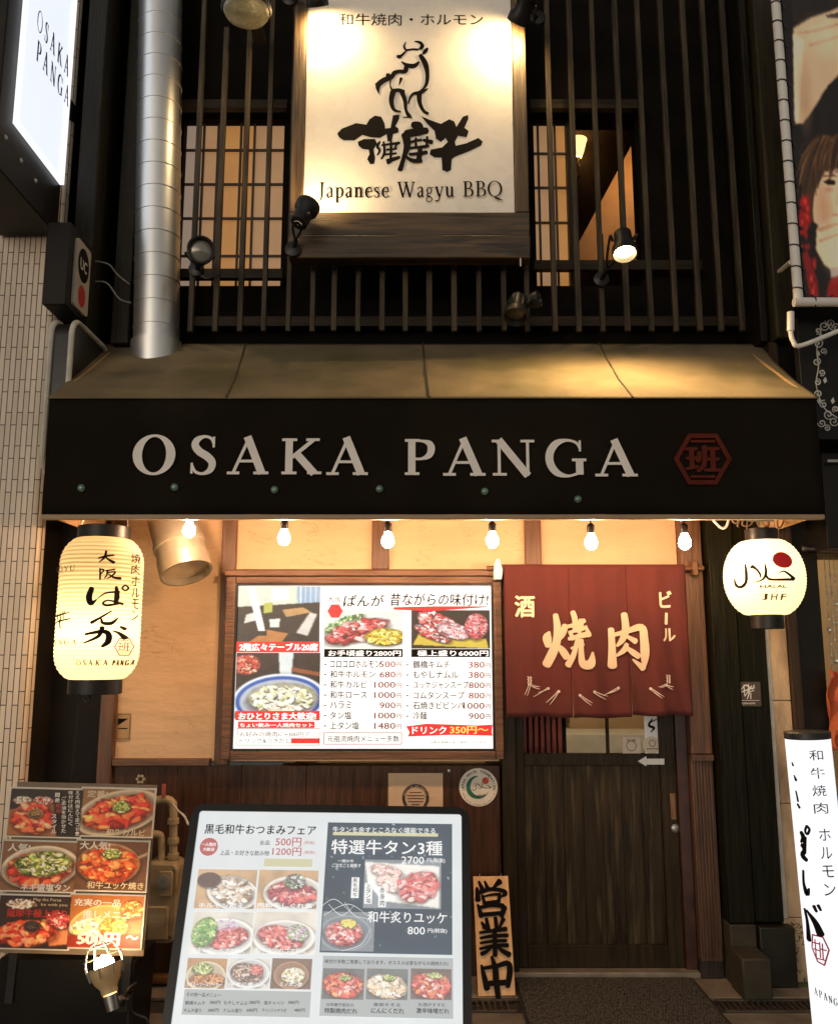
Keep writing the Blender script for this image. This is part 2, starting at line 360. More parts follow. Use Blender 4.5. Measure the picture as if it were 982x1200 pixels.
# ------------------------------------------------------------------ printed photographs (pictures painted on a fine grid of points)
def s2l(c): c = np.asarray(c, float)/255; return np.where(c <= .04045, c/12.92, ((c+.055)/1.055)**2.4)
class Pic:
    def __init__(s, nx, ny, col, seed=1):
        if nx < 100: nx, ny = int(nx*1.6), int(ny*1.6)
        s.nx, s.ny = nx, ny; s.r = np.random.RandomState(seed); s.a = np.ones((ny, nx, 3))*np.array(col, float)
        s.X, s.Y = np.meshgrid(np.linspace(0, 1, nx), np.linspace(0, 1, ny))       # y downwards
        s.asp = ny/nx
    def noise(s, sc, octv=3):
        out = np.zeros((s.ny, s.nx)); amp = 1; tot = 0
        for o in range(octv):
            n = max(2, int(sc*2**o)); g = s.r.rand(n+2, n+2); x = s.X*n; y = s.Y*n*min(1, s.asp); xi = x.astype(int); yi = y.astype(int)
            fx = x-xi; fy = y-yi; fx = fx*fx*(3-2*fx); fy = fy*fy*(3-2*fy)
            out += amp*((g[yi, xi]*(1-fx)+g[yi, xi+1]*fx)*(1-fy)+(g[yi+1, xi]*(1-fx)+g[yi+1, xi+1]*fx)*fy); tot += amp; amp *= .6
        return out/tot
    def blend(s, m, col):
        c = np.asarray(col, float); s.a = s.a*(1-m[..., None])+(c if c.ndim == 3 else c[None, None])*m[..., None]; return s
    def ell(s, cx, cy, rx, ry, rot=0, soft=.06, wob=0):
        dx = s.X-cx; dy = (s.Y-cy); c, n = cos(rot), sin(rot); u = (dx*c+dy*s.asp*n)/rx; v = (-dx*n+dy*s.asp*c)/(ry*s.asp)
        d = np.sqrt(u*u+v*v)
        if wob: d = d+wob*(s.noise(7)-.5)*2
        return np.clip((1-d)/soft+.5, 0, 1)
    def pal(s, cols, sc, octv=3, con=1.6):
        n = np.clip((s.noise(sc, octv)-.5)*con*1.5+.5, 0, .9999)*(len(cols)-1); i = n.astype(int); f = (n-i)[..., None]
        c = np.array(cols, float); return c[i]*(1-f)+c[np.minimum(i+1, len(cols)-1)]*f
    def dish(s, cx, cy, rx, ry, rot, plate, rim=.12):
        s.blend(s.ell(cx+.01, cy+.03, rx*1.05, ry*1.06, rot, .15)*.55, (20, 15, 10))
        s.blend(s.ell(cx, cy, rx, ry, rot), plate)
        s.blend(s.ell(cx, cy, rx*(1-rim), ry*(1-rim), rot, .1), tuple(c*.8 for c in plate))
        return s
    def food(s, cx, cy, rx, ry, rot, cols, sc=9, wob=.12, con=1.8, n=None):
        s.blend(s.ell(cx, cy+.03, rx*1.05, ry*1.07, rot, .25, wob)*.5, (25, 10, 5))
        m = s.ell(cx, cy, rx, ry, rot, .08, wob); s.blend(m, s.pal(cols, sc, 3, con)*.72)
        n = n or int(60+sc*6); q = []
        for i in range(n):
            a = s.r.rand()*2*pi; d = math.sqrt(s.r.rand())*.86; u, v = d*cos(a)*rx, d*sin(a)*ry
            q.append((cy+(u*sin(rot)/max(s.asp, .3)+v*cos(rot)), cx+u*cos(rot)-v*sin(rot)))
        for y, x in sorted(q):
            c = np.array(cols[s.r.randint(len(cols))], float)*(.85+.35*s.r.rand())+s.r.rand()*14; th = rot+s.r.randn()*.7
            a = (rx+ry)*.5*(1.0/sc)*(.7+1.1*s.r.rand()); b = a/s.asp*(.30+.35*s.r.rand())
            s.blend(s.ell(x+.006, y+.022, a*1.1, b*1.25, th, .4)*.42, c*.25)
            s.blend(s.ell(x, y, a, b, th, .3), np.minimum(c, 250))
            s.blend(s.ell(x-a*.15, y-b*.28, a*.62, b*.42, th, .9)*.5, np.minimum(c*1.25+38, 255))
        return s
    def specks(s, cx, cy, rx, ry, col, n=30, r=.02):
        for i in range(n):
            a = s.r.rand()*2*pi; q = math.sqrt(s.r.rand()); s.blend(s.ell(cx+rx*q*cos(a), cy+ry*q*sin(a), r*(.5+s.r.rand()), r*(.3+.5*s.r.rand())/s.asp, s.r.rand()*3, .4), np.array(col)*(.7+.5*s.r.rand()))
        return s
    def poly(s, pts, col, soft=0):
        x, y = s.X, s.Y; ins = np.zeros(x.shape, bool); n = len(pts)
        for i in range(n):
            (x0, y0), (x1, y1) = pts[i], pts[(i+1) % n]
            c = ((y0 > y) != (y1 > y)) & (x < (x1-x0)*(y-y0)/((y1-y0) or 1e-9)+x0); ins ^= c
        m = ins.astype(float)
        for _ in range(soft):
            p = np.pad(m, 1, mode='edge'); m = (p[:-2, 1:-1]+p[2:, 1:-1]+p[1:-1, :-2]+p[1:-1, 2:]+p[1:-1, 1:-1]*2)/6
        return s.blend(m, col)
    def grain(s, k=10):
        s.a += (s.noise(14, 3)-.5)[..., None]*k*2; s.a = np.clip(s.a, 0, 255); return s
    def fine(s, k=2):
        if s.nx > 150: return s
        for _ in range(1):
            ny, nx = s.ny, s.nx; y = np.linspace(0, ny-1, ny*k); x = np.linspace(0, nx-1, nx*k); yi = np.minimum(y.astype(int), ny-2); xi = np.minimum(x.astype(int), nx-2); fy = (y-yi)[:, None, None]; fx = (x-xi)[None, :, None]; a = s.a
            s.a = (a[yi][:, xi]*(1-fx)+a[yi][:, xi+1]*fx)*(1-fy)+(a[yi+1][:, xi]*(1-fx)+a[yi+1][:, xi+1]*fx)*fy
        return s
    def build(s, name, fn, X0, Z0, X1, Z1, mat, parent, local=False, label=None):
        """fn(x,z) -> 3D"""
        me = bpy.data.meshes.new(name); nx, ny = s.nx, s.ny
        vs = [fn(X0+(X1-X0)*i/(nx-1), Z1-(Z1-Z0)*j/(ny-1)) for j in range(ny) for i in range(nx)]
        fs = [(j*nx+i, (j+1)*nx+i, (j+1)*nx+i+1, j*nx+i+1) for j in range(ny-1) for i in range(nx-1)]
        me.from_pydata(vs, [], fs); ca = me.color_attributes.new('Col', 'FLOAT_COLOR', 'POINT')
        c = np.ones((ny*nx, 4)); c[:, :3] = s2l(np.clip(s.a, 0, 255)).reshape(-1, 3); ca.data.foreach_set('color', c.ravel())
        me.materials.append(mat); o = bpy.data.objects.new(name, me); COL.objects.link(o); o.parent = parent
        if not local: o.matrix_parent_inverse = mw(parent).inverted()
        if label: o['label'] = label
        return o
RAW = [(120,20,25),(190,45,45),(215,90,85),(240,170,160),(200,60,55)]
RED = [(110,15,10),(190,40,20),(225,80,40),(240,130,70),(170,30,20)]
GRN = [(40,70,20),(110,140,40),(190,190,90),(230,220,150),(90,110,40)]
CAB = [(235,225,185),(255,250,225),(215,205,150),(250,240,210)]
OFFAL = [(200,180,160),(245,235,220),(150,120,95),(230,215,195),(90,60,40)]

# ------------------------------------------------------------------ palette
def cracks(m, dark):
    n = m.node_tree; L = n.links; b = n.nodes['Principled BSDF']; src = b.inputs['Base Color'].links[0].from_socket
    tc = n.nodes.new('ShaderNodeTexCoord'); mp = n.nodes.new('ShaderNodeMapping'); mp.inputs['Scale'].default_value = (1, 1, 2.6); L.new(tc.outputs['Object'], mp.inputs[0])
    a = n.nodes.new('ShaderNodeTexNoise'); a.inputs['Scale'].default_value = 4.5; a.inputs['Detail'].default_value = 5; a.inputs['Distortion'].default_value = 1.2; L.new(mp.outputs[0], a.inputs['Vector'])
    s1 = n.nodes.new('ShaderNodeMath'); s1.operation = 'SUBTRACT'; s1.inputs[1].default_value = .5; L.new(a.outputs['Fac'], s1.inputs[0])
    s2 = n.nodes.new('ShaderNodeMath'); s2.operation = 'ABSOLUTE'; L.new(s1.outputs[0], s2.inputs[0])
    r = n.nodes.new('ShaderNodeMapRange'); r.inputs['From Max'].default_value = .011; r.inputs['To Min'].default_value = 1; r.inputs['To Max'].default_value = 0; L.new(s2.outputs[0], r.inputs['Value'])
    p = n.nodes.new('ShaderNodeTexNoise'); p.inputs['Scale'].default_value = 5; L.new(tc.outputs['Object'], p.inputs['Vector'])
    q = n.nodes.new('ShaderNodeMapRange'); q.inputs['From Min'].default_value = .48; q.inputs['From Max'].default_value = .62; q.inputs['To Max'].default_value = .6; L.new(p.outputs['Fac'], q.inputs['Value'])
    k = n.nodes.new('ShaderNodeMath'); k.operation = 'MULTIPLY'; L.new(r.outputs[0], k.inputs[0]); L.new(q.outputs[0], k.inputs[1])
    mx = n.nodes.new('ShaderNodeMixRGB'); mx.inputs[2].default_value = dark+(1,); L.new(k.outputs[0], mx.inputs[0]); L.new(src, mx.inputs[1]); L.new(mx.outputs[0], b.inputs['Base Color'])
black_wood = wood('black_wood', (.013, .010, .0055), rough=.5, spec=.2)
slat_m = wood('slat_wood', (.044, .032, .017), var=.75, rough=.6, spec=.3)
beam_m = wood('beam_wood', (.070, .042, .019), axis='x', var=.7, rough=.5, dirt=(.016, .010, .005), dlo=.48, dhi=.62, scale=3)
beam_v = wood('beam_wood_upright', (.085, .050, .022), var=.65, rough=.5, dirt=(.022, .013, .006), scale=3)
brown_v = wood('brown_wood_upright', (.115, .052, .024), var=.45, rough=.45)
brown_h = wood('brown_wood', (.13, .060, .028), axis='x', var=.45, rough=.45)
wains_m = wood('wainscot_wood', (.062, .024, .010), var=.5, rough=.42, spec=.35)
door_m = wood('door_wood', (.026, .017, .0065), var=.6, rough=.42, bump=.35, spec=.22, dirt=(.11, .085, .045), dlo=.54, dhi=.80)
door_frame_m = wood('door_frame_wood', (.024, .0155, .006), var=.5, rough=.45, spec=.22)
plaster_m = M('plaster', (.65, .44, .265), .85, var=.08, scale=3, bump=.9, bscale=7, stretch=(1, 1, 2.6))
cracks(plaster_m, (.30, .17, .08))
blackwall = M('black_wall', (.009, .0072, .0048), .6, var=.4, scale=4, spec=.2)
black_metal = M('black_metal', (.010, .0095, .009), .4, .0, var=.3, scale=8, bump=.05, spec=.35)
grey_metal = M('grey_metal', (.33, .33, .32), .35, .9, var=.2, scale=10)
white_paint = M('white_paint', (.72, .71, .68), .4, var=.06, bump=.05)
ink = M('black_ink', (.006, .0045, .0035), .6, var=.1, spec=.12)
redink = M('red_ink', (.45, .02, .015), .5, var=.08)
concrete = M('concrete', (.20, .165, .12), .85, var=.3, scale=6, bump=.6, bscale=60, dirt=(.08, .06, .04))

# ------------------------------------------------------------------ ground
g = MB(); g.add([(-60, -80, 0), (60, -80, 0), (60, 40, 0), (-60, 40, 0)], [(0, 1, 2, 3)])
tag(g.build('street', M('asphalt', (.06, .057, .052), .85, var=.3, scale=30, bump=.4, bscale=200)), kind='structure')
g = MB(); g.box(-2.6, 3.4, -.26, 1.9, .004, .022); tag(g.build('doorstep_slab', concrete, bevel=.004), kind='structure')

g = MB(); g.box(-8, 8, -1.6, -.4005, .002, .014); tag(g.build('pavement', M('pavement', (.16, .135, .10), .85, var=.3, scale=7, bump=.5, bscale=90, dirt=(.07, .055, .04)), bevel=.003), kind='structure')
g = MB(); g.box(-8, 8, -.4, -.2605, .001, .003); tag(g.build('drain_bed', M('drain_bed', (.03, .025, .02), .9)), kind='structure')
# ------------------------------------------------------------------ the restaurant building
B = thing('restaurant_building', 'dark timber restaurant front with ochre plaster, slatted upper storey and sliding door', 'building', (.05, 0, 0))
def part(mb, name, mat, parent=B, **k): return mb.build(name, mat, parent, **k)
XL, XR = -1.44, 1.44
# plaster field (z .98..2.9) butted round the door opening
m = MB(); m.box(-1.451, .40, 0, .10, .98, 3.05); m.box(.40, 1.30, 0, .10, 1.93, 3.05); part(m, 'plaster_wall', plaster_m)
m = MB()
for i in range(6):
    x0 = -1.451+i*.3085; m.box(x0, x0+.307, -.018, .10, .02, .96)
part(m, 'wainscot', wains_m, bevel=.002)
m = MB(); m.box(-1.450, -.985, -.045, .0, .962, .995); part(m, 'wainscot_rail', brown_h, bevel=.004)
# posts and beams of the plaster field
xs = [(at(255,750,-.03).x, at(273,750,-.03).x)]
for a, b, z0, z1, yf in ((at(256,750,-.03).x, at(273,750,-.03).x, .964, 2.95, -.03), (-1.520, -1.4515, .02, 2.9, -.05)):
    m = MB(); m.box(a, b, yf, .0, z0, z1); part(m, 'post', brown_v, bevel=.004)
zb0, zb1 = at(430,681,-.035).z, at(430,667,-.035).z
for a, b in ((at(436,630,-.025).x, at(456,630,-.025).x), (at(615,630,-.025).x, at(634,630,-.025).x)):
    m = MB(); m.box(a, b, -.025, .0, zb1+.001, 2.95); part(m, 'post', brown_v, bevel=.004)
xa = at(273,675,-.03).x+.001
m = MB(); m.box(xa, .398, -.04, .0, zb0, zb1); part(m, 'beam', brown_h, bevel=.004)
m = MB(); m.box(.40, 1.30, -.035, .10, 1.88, 1.928); part(m, 'beam', brown_h, bevel=.004)
# door jambs and the wood right of the door
jl = (at(588,950,0).x, at(604,950,0).x)
m = MB(); m.box(jl[0], jl[1], -.045, .10, .03, 1.878); part(m, 'door_jamb', door_frame_m, bevel=.004)
m = MB(); m.box(1.247, 1.30, -.02, .10, .03, 1.878); part(m, 'door_jamb', M('dark_red_wood', (.045, .017, .011), .4, var=.4), bevel=.003)
m = MB(); m.box(1.302, 1.405, -.07, .10, 1.02, 2.9); part(m, 'post', brown_v, bevel=.005)
m = MB(); m.box(1.302, 1.405, -.06, .10, .10, 1.018)
for i in range(6): m.box(1.312+i*.0148, 1.312+i*.0148+.009, -.068, -.061, .12, .99)
m.box(1.302, 1.405, -.082, -.058, .99, 1.018); part(m, 'grooved_panel', wood('groove_wood', (.085, .042, .022), var=.4), bevel=.002)
m = MB(); m.box(1.302, 1.405, -.05, .1, .022, .098); part(m, 'skirting', wood('skirting_wood', (.03, .018, .011)))
# black clad pillar, with its groove, and stone bases
m = MB(); m.box(1.415, 1.535, -.13, .2, .285, 2.88); m.box(1.541, 1.672, -.115, .2, .285, 2.88); m.box(1.535, 1.541, -.10, .2, .285, 2.88)
part(m, 'clad_pillar', wood('pillar_black', (.0075, .0072, .0026), var=.6, rough=.5, spec=.14), bevel=.004)
stone = M('base_stone', (.034, .026, .013), .7, var=.35, scale=9, bump=.3, bscale=50, dirt=(.014, .011, .006))
m = MB(); m.box(1.415, 1.535, -.14, .2, .022, .28); part(m, 'pillar_base', stone, bevel=.006)
m = MB(); m.box(1.405, 1.53, -.30, -.145, .022, .19); part(m, 'pillar_base', stone, bevel=.008)
m = MB(); m.box(1.541, 1.70, -.16, .2, .022, .275); part(m, 'pillar_base', M('base_black', (.009, .009, .0045), .45, var=.4, scale=6, dirt=(.2, .18, .15), dscale=5, dlo=.68, dhi=.7), bevel=.005)
# left dark corner
xe0 = at(47, 640, -.26).x+.001
m = MB(); m.box(xe0, -1.5215, -.02, .1, .0, 3.05); part(m, 'corner_wall', blackwall)
# upper storey: dark wall pieces round the openings
Zs, Zt = at(250,335,.2).z, at(250,140,.2).z
wl = (at(212,240,.2).x, at(331,240,.2).x); wr = (at(627,240,.2).x, at(748,240,.2).x)
zu = 5.6
m = MB()
m.box(xe0, wl[0], .2, .3, 3.05, zu); m.box(wl[1], wr[0], .2, .3, 3.05, zu); m.box(wr[1], 2.1, .2, .3, 3.05, zu)
for a, b in (wl, wr): m.box(a, b, .2, .3, 3.05, Zs); m.box(a, b, .2, .3, Zt, zu)
part(m, 'upper_wall', M('upper_wall', (.006, .0045, .003), .8, var=.5, scale=5, spec=.1))
m = MB(); m.box(xe0, 2.1, .0, .2, 3.05, 3.075); part(m, 'ledge', blackwall)
# horizontal rails behind the slats
rail_m = wood('rail_wood', (.028, .02, .011), axis='x', var=.5, spec=.2)
for z, a, b in ((Zt+.03, wl[0]-.05, wl[1]+.03), (at(250,322,.12).z, wl[0]-.05, wl[1]+.03), (Zt+.03, wr[0]-.03, wr[1]+.03), (at(680,312,.12).z, wr[0]-.03, 1.55), (3.25, -1.2, 1.75)):
    m = MB(); m.box(a, b, .1, .14, z-.028, z+.028); part(m, 'rail', rail_m, bevel=.003)
# shoji window, left: lit paper panes behind dark bars
def win(name, x0, x1, cols, nrow, zlist, mats):
    fr = MB(); t = .012
    for x in cols: fr.box(x-t/2, x+t/2, .235, .25, Zs, Zt)
    for z in zlist: fr.box(x0, x1, .2365, .2485, z-t/2, z+t/2)
    o = part(fr, name, wood('shoji_bar', (.05, .03, .018), var=.3))
    ee = [x0]+list(cols)+[x1]
    for i in range(len(ee)-1):
        p = MB(); p.box(ee[i], ee[i+1], .262, .266, Zs, Zt); p.build('pane', mats[i % len(mats)], o)
    return o
zl = [at(270, y, .24).z for y in (176, 216, 256, 300)]
amber = E('lit_paper_amber', (.60, .275, .08), .50, .15); amber2 = E('lit_paper_pale', (.56, .31, .15), .46, .15); pinkp = E('lit_paper_pink', (.42, .31, .23), .5, .1)
win('window', wl[0], wl[1], [at(x,240,.24).x for x in (236, 253, 280, 296)], 5, zl, [pinkp, amber2, amber, amber, amber2])
zr = [at(640, y, .24).z for y in (180, 220, 261)]
xw = at(667,240,.24).x
win('window', wr[0], xw, [at(632,240,.24).x, at(652,240,.24).x], 5, zr, [amber2, amber2, amber])
m = MB(); m.box(xw-.012, xw+.012, .21, .26, Zs, Zt); part(m, 'window_post', black_wood)
# the room seen through the right opening
room = M('room_wall', (.10, .05, .022), .8, var=.25, scale=3)
m = MB(); m.box(wr[0]-.3, wr[1]+1.0, 1.5, 1.56, 2.9, zu); m.box(wr[0]-.36, wr[0]-.3, .31, 1.56, 2.9, zu); m.box(wr[1]+1.0, wr[1]+1.06, .31, 1.56, 2.9, zu); m.box(wr[0]-.36, wr[1]+1.06, .31, 1.56, 5.5, 5.56); m.box(wr[0]-.36, wr[1]+1.06, .31, 1.56, 2.84, 2.9)
part(m, 'upper_room', room)
m = MB(); q = [at(672, 312, .9), at(676, 288, .9), at(749, 153, .9), at(775, 105, .9), at(775, 312, .9)]
m.prism([(p.x, p.z) for p in q], .9, .96); part(m, 'stair_panel', M('stair_panel', (.62, .30, .10), .7, var=.08))
m = MB()
for x in (704, 731): a = at(x, 230, .895); m.box(a.x-.004, a.x+.004, .893, .899, Zs-.3, at(x, 312-(x-676)*1.85+14, .895).z)
part(m, 'panel_seam', black_wood)
# door: sliding, glazed above, boards below
D = MB()
dx0, dx1, dz0, dz1 = jl[1]+.001, 1.246, .052, 1.876
zg0, zg1 = at(690,883,.01).z, 1.80
D.box(dx0, dx0+.045, .0, .045, dz0, dz1); D.box(dx1-.075, dx1, .0, .045, dz0, dz1)
D.box(dx0+.0451, dx1-.0751, .001, .044, dz0, dz0+.10); D.box(dx0+.0451, dx1-.0751, .001, .044, zg0-.055, zg0); D.box(dx0+.0451, dx1-.0751, .001, .044, zg1, dz1)
xm_ = at(712,860,.01).x; D.box(xm_-.006, xm_+.006, .006, .040, zg0, zg1)
door = D.build('door', door_frame_m, B, bevel=.003)
m = MB(); n = 7; wdt = (dx1-.075-dx0-.045)/n
for i in range(n): m.box(dx0+.045+i*wdt+.0006, dx0+.045+(i+1)*wdt-.0006, .012, .036, dz0+.1, zg0-.055)
m.build('board_panel', door_m, door, bevel=.0015)
m = MB(); m.box(dx0+.045, xm_-.006, .020, .024, zg0, zg1); m.box(xm_+.006, dx1-.075, .020, .024, zg0, zg1); m.build('door_glass', glass_mat(), door)
a = at(788,945,0); m = MB(); m.box(a.x-.012, a.x+.014, -.006, .001, a.z-.06, a.z+.06); m.box(a.x-.006, a.x+.008, -.010, -.0062, a.z-.048, a.z+.048)
m.build('pull_handle', M('brass', (.25, .13, .06), .35, .8), door, bevel=.003)
a = at(791,971,0); m = MB(); m.lathe((a.x, 0, a.z), (0, -1, 0), [(.021, 0), (.021, .006), (.015, .010), (.006, .011)], 20); m.lathe((a.x, 0, a.z-.001), (0, -1, 0), [(.005, .0112), (.003, .014)], 12)
m.build('lock', grey_metal, door)
s = flat(0); s.poly([(747,892),(757,886),(757,889),(778,889),(778,896),(757,896),(757,898)]); s.build('arrow_sticker', white_paint, door)
st_paper = M('sticker_paper', (.62, .52, .40), .6, var=.06)
s = flat(.018); s.rectp((729,864,750,883)); o = s.build('sticker', st_paper, door); o['label'] = 'small square sticker with a round mark on the glass'
s = flat(.0165); s.circ(739.5, 874, 6, .8); s.text('営業', (734,866,745,869)); s.build('print', M('brown_ink', (.12, .06, .03)), o)
s = flat(.018); s.rectp((755,838,774,884)); o = s.build('sticker', M('sticker_white', (.75, .76, .78), .5, var=.04), door); o['label'] = 'tall white sticker with a brush mark on the glass'
s = flat(.0165); s.stroke([(764,842),(760,850),(766,853),(762,858)], [1,3,3,1]); s.stroke([(760,847),(769,843)], [2,1]); s.build('print', ink, o)
s = flat(.015); s.disc(763, 873, 10); o = s.build('sticker', st_paper, door); o['label'] = 'round pale sticker overlapping a white one'
s = flat(.0135); s.circ(764, 871, 4, .7); s.rectp((757,877,771,878)); s.build('print', M('brown_ink'if 0 else 'brown_ink', (.12,.06,.03)), o)
m = MB(); m.box(jl[0], 1.30, -.055, .06, .023, .050); part(m, 'threshold', M('threshold', (.30, .26, .20), .45, .5, var=.2), bevel=.003)
# room behind the door
inn = M('inside_wall', (.42, .30, .17), .8, var=.12, scale=3)
m = MB(); m.box(-.6, 2.2, 2.2, 2.26, 0, 2.6); m.box(-.66, -.6, .12, 2.26, 0, 2.6); m.box(2.2, 2.26, .12, 2.26, 0, 2.6); m.box(-.66, 2.26, .12, 2.26, 2.6, 2.66)
part(m, 'dining_room', inn)
m = MB(); m.box(.40, .42, .102, .9, .0, 2.6); part(m, 'inner_partition', blackwall)
# slats (one by one, full height, in front of the windows)
sx = [at(x, 200, -.1).x for x in (232, 260, 288, 315)] + [at(x, 350, -.1).x for x in (339, 367, 392, 420, 448, 475, 503, 532, 561, 590, 617)] + [at(x, 200, -.1).x for x in (645, 672, 699, 727, 754, 782, 809, 833, 857)]
for i, x in enumerate(sx):
    m = MB(); ww = .0125 + .0025*random.random(); top = 5.3
    if i == 1: top = at(262, 34, -.1).z
    m.box(x-ww, x+ww, -.118, -.092, 3.108+.006*random.random(), top); part(m, 'slat', slat_m, bevel=.003)
# right end: return wall of the upper storey
m = MB(); m.box(1.80, 1.90, -.18, .2, 3.05, zu); part(m, 'end_post', wood('end_post', (.036, .028, .013), var=.4, spec=.25), bevel=.01)
m = MB(); m.box(1.745, 1.78, -.13, .2, 3.05, zu); part(m, 'end_post', black_wood, bevel=.004)
m = MB(); m.box(-1.72, -1.62, -.25, .2, 3.05, zu); m.box(-1.56, -1.47, -.1, .2, 3.05, zu); part(m, 'end_post', wood('end_post_dark', (.016, .013, .007), var=.4, spec=.2), bevel=.006)
# interior lamps of the lit rooms
def pt(name, loc, W, col, r=.04, parent=None):
    l = bpy.data.lights.new(name, 'POINT'); l.energy = W; l.color = col; l.shadow_soft_size = r
    o = bpy.data.objects.new(name, l); COL.objects.link(o); o.location = loc
    if parent: o.parent = parent; o.matrix_parent_inverse = mw(parent).inverted()
    return o
def thing_lamp_room():
    t = thing('ceiling_lamp', 'ceiling lamp inside the dining room behind the door glass', 'lamp', (1.0, .75, 2.3))
    m = MB(); m.lathe((1.0, .75, 2.3), (0,0,1), [(.10, 0), (.13, .05), (.05, .14), (.008, .15), (.008, .30)], 20); m.build('lamp_shade', black_metal, t)
    m = MB(); m.sph((1.0, .75, 2.24), .05); m.build('bulb', E('room_bulb', (1, .76, .48), 420), t); return t
thing_lamp_room()
# sconce in the upper room
a = at(676, 180, 1.42)
t = thing('wall_sconce', 'small lit glass wall lamp inside the upper right window', 'lamp', (a.x, 1.48, a.z))
m = MB(); m.lathe((a.x, 1.40, a.z-.02), (0,0,1), [(.03, -.02), (.045, .02), (.065, .10), (.07, .11)], 16, cap=False); m.build('glass_shade', E('sconce_glass', (1, .75, .25), 1.6, .5), t)
m = MB(); m.box(a.x-.02, a.x+.02, 1.43, 1.50, a.z-.16, a.z-.02); m.cyl((a.x, 1.42, a.z-.08), (a.x, 1.40, a.z-.04), .018); m.build('bracket', M('sconce_brass', (.4, .26, .1), .4, .7), t)
m = MB(); m.sph((a.x, 1.40, a.z+.03), .03); m.build('bulb', E('sconce_bulb', (1, .7, .35), 45), t)
t = thing('pendant_lamp', 'warm pendant lamp inside the upper room lighting the stair panel', 'lamp', (1.45, .55, 4.55))
m = MB(); m.sph((1.45, .55, 4.55), .06); m.build('bulb', E('room_bulb2', (1, .68, .38), 32), t)
m = MB(); m.cyl((1.45, .55, 4.6), (1.45, .55, 5.49), .006); m.build('cord', black_metal, t)
# things seen through the door glass
t = thing('slatted_screen', 'red slatted screen standing just inside the door behind the glass', 'screen', (.62, .35, .02))
m = MB(); rd = M('red_lacquer', (.42, .07, .05), .4, var=.15)
a0 = at(612,860,.4).x; a1 = at(660,860,.4).x; n = 7
for i in range(n):
    x = a0+(a1-a0)*i/n; m.box(x, x+(a1-a0)/n*.62, .38, .42, .05, 1.7)
m.build('slats', rd, t); m = MB(); m.box(a0-.02, a1+.02, .43, .46, .022, 1.75); m.build('frame', blackwall, t)
t = thing('counter', 'pale counter with a raised back behind the door glass', 'counter', (1.25, 1.3, .02))
m = MB(); m.box(.62, 2.0, 1.6, 2.05, .022, .955); m.build('body', M('counter_white', (.55, .55, .50), .6, var=.08), t)
m = MB(); m.box(1.55, 2.0, 1.4, 1.5995, .022, 1.3); m.build('back_panel', M('counter_back', (.5, .46, .38), .6, var=.08), t)
t = thing('wall_picture', 'brown framed picture on the dining room wall behind the glass', 'picture', (1.15, 2.17, 1.3))
m = MB(); m.box(.80, 1.12, 2.16, 2.19, .985, 1.5); m.build('picture', M('picture_brown', (.12, .07, .04), .6, var=.5, scale=7), t)

# ------------------------------------------------------------------ awning
A = thing('shop_awning', 'black and olive fabric awning across the front lettered OSAKA PANGA', 'awning', (.07, 0, 2.06))
aw_top = M('awning_top', (.165, .128, .074), .88, var=.25, scale=3.2, bump=.25, bscale=140, dirt=(.10, .085, .042), dscale=2.0, spec=.2)
aw_blk = M('awning_black', (.0095, .0065, .0032), .85, var=.25, scale=4, bump=.2, bscale=160, spec=.12, dirt=(.022, .017, .010), dscale=1.4, dlo=.5, dhi=.8)
bL, bR = at(120,402,0), at(890,405,0); fL, fR = at(57,467,-.75), at(958,470,-.75)
def canopy(u, v):                           # u along, v from wall to front
    a = bL.lerp(bR, u); b = fL.lerp(fR, u); p = a.lerp(b, v)
    p.z = 3.085+(2.562-3.085)*v - .020*sin(pi*v)*(1+.35*sin(u*9)) - .0035*sin(u*95+v*4)*sin(pi*v)*(.5+.5*sin(u*14)) - .003*sin(v*16+u*22)*sin(pi*v); p.y = -.760*v; return p
m = MB(); nu, nv = 220, 24
m.add([canopy(i/nu, j/nv) for j in range(nv+1) for i in range(nu+1)], [(j*(nu+1)+i, (j+1)*(nu+1)+i, (j+1)*(nu+1)+i+1, j*(nu+1)+i+1) for j in range(nv) for i in range(nu)])
o = part(m, 'canopy', aw_top, A); sd = o.modifiers.new('thickness', 'SOLIDIFY'); sd.thickness = .004; sd.offset = -1
for u0, u1 in (((at(288,400,0).x-bL.x)/(bR.x-bL.x), (at(266,466,-.75).x-fL.x)/(fR.x-fL.x)), ((at(495,400,0).x-bL.x)/(bR.x-bL.x), (at(503,468,-.75).x-fL.x)/(fR.x-fL.x)), ((at(702,400,0).x-bL.x)/(bR.x-bL.x), (at(741,468,-.75).x-fL.x)/(fR.x-fL.x))):
    m = MB(); pts = []
    m.tube([canopy(u0+(u1-u0)*v/8, v/8)+Vector((0, 0, .003)) for v in range(9)], .0045, 6, False); part(m, 'seam', M('seam_dark', (.05, .035, .018), .8), A)
m = MB(); fx0, fx1 = -1.556, 1.694
zf0, zf1 = 2.064, 2.562
nx, nz = 80, 10; vs = []; 
for j in range(nz+1):
    for i in range(nx+1):
        x = fx0+(fx1-fx0)*i/nx; z = zf0+(zf1-zf0)*j/nz
        vs.append((x+(.004 if 0 else 0), -.75-.004*sin(i*.35)*sin(pi*j/nz)-.002*sin(i*.9+j), z))
m.add(vs, [(j*(nx+1)+i, j*(nx+1)+i+1, (j+1)*(nx+1)+i+1, (j+1)*(nx+1)+i) for j in range(nz) for i in range(nx)])
o = part(m, 'fascia', aw_blk, A); sd = o.modifiers.new('thickness', 'SOLIDIFY'); sd.thickness = .006; sd.offset = -1
lin = M('awning_lining', (.42, .26, .13), .8, var=.12)
for x in (fx0, fx1-.006):
    m = MB(); m.prismx([(-.742, zf0), (-.742, zf1-.004), (-.03, 3.055), (-.03, zf0)], x, x+.006); part(m, 'side_flap', lin, A)
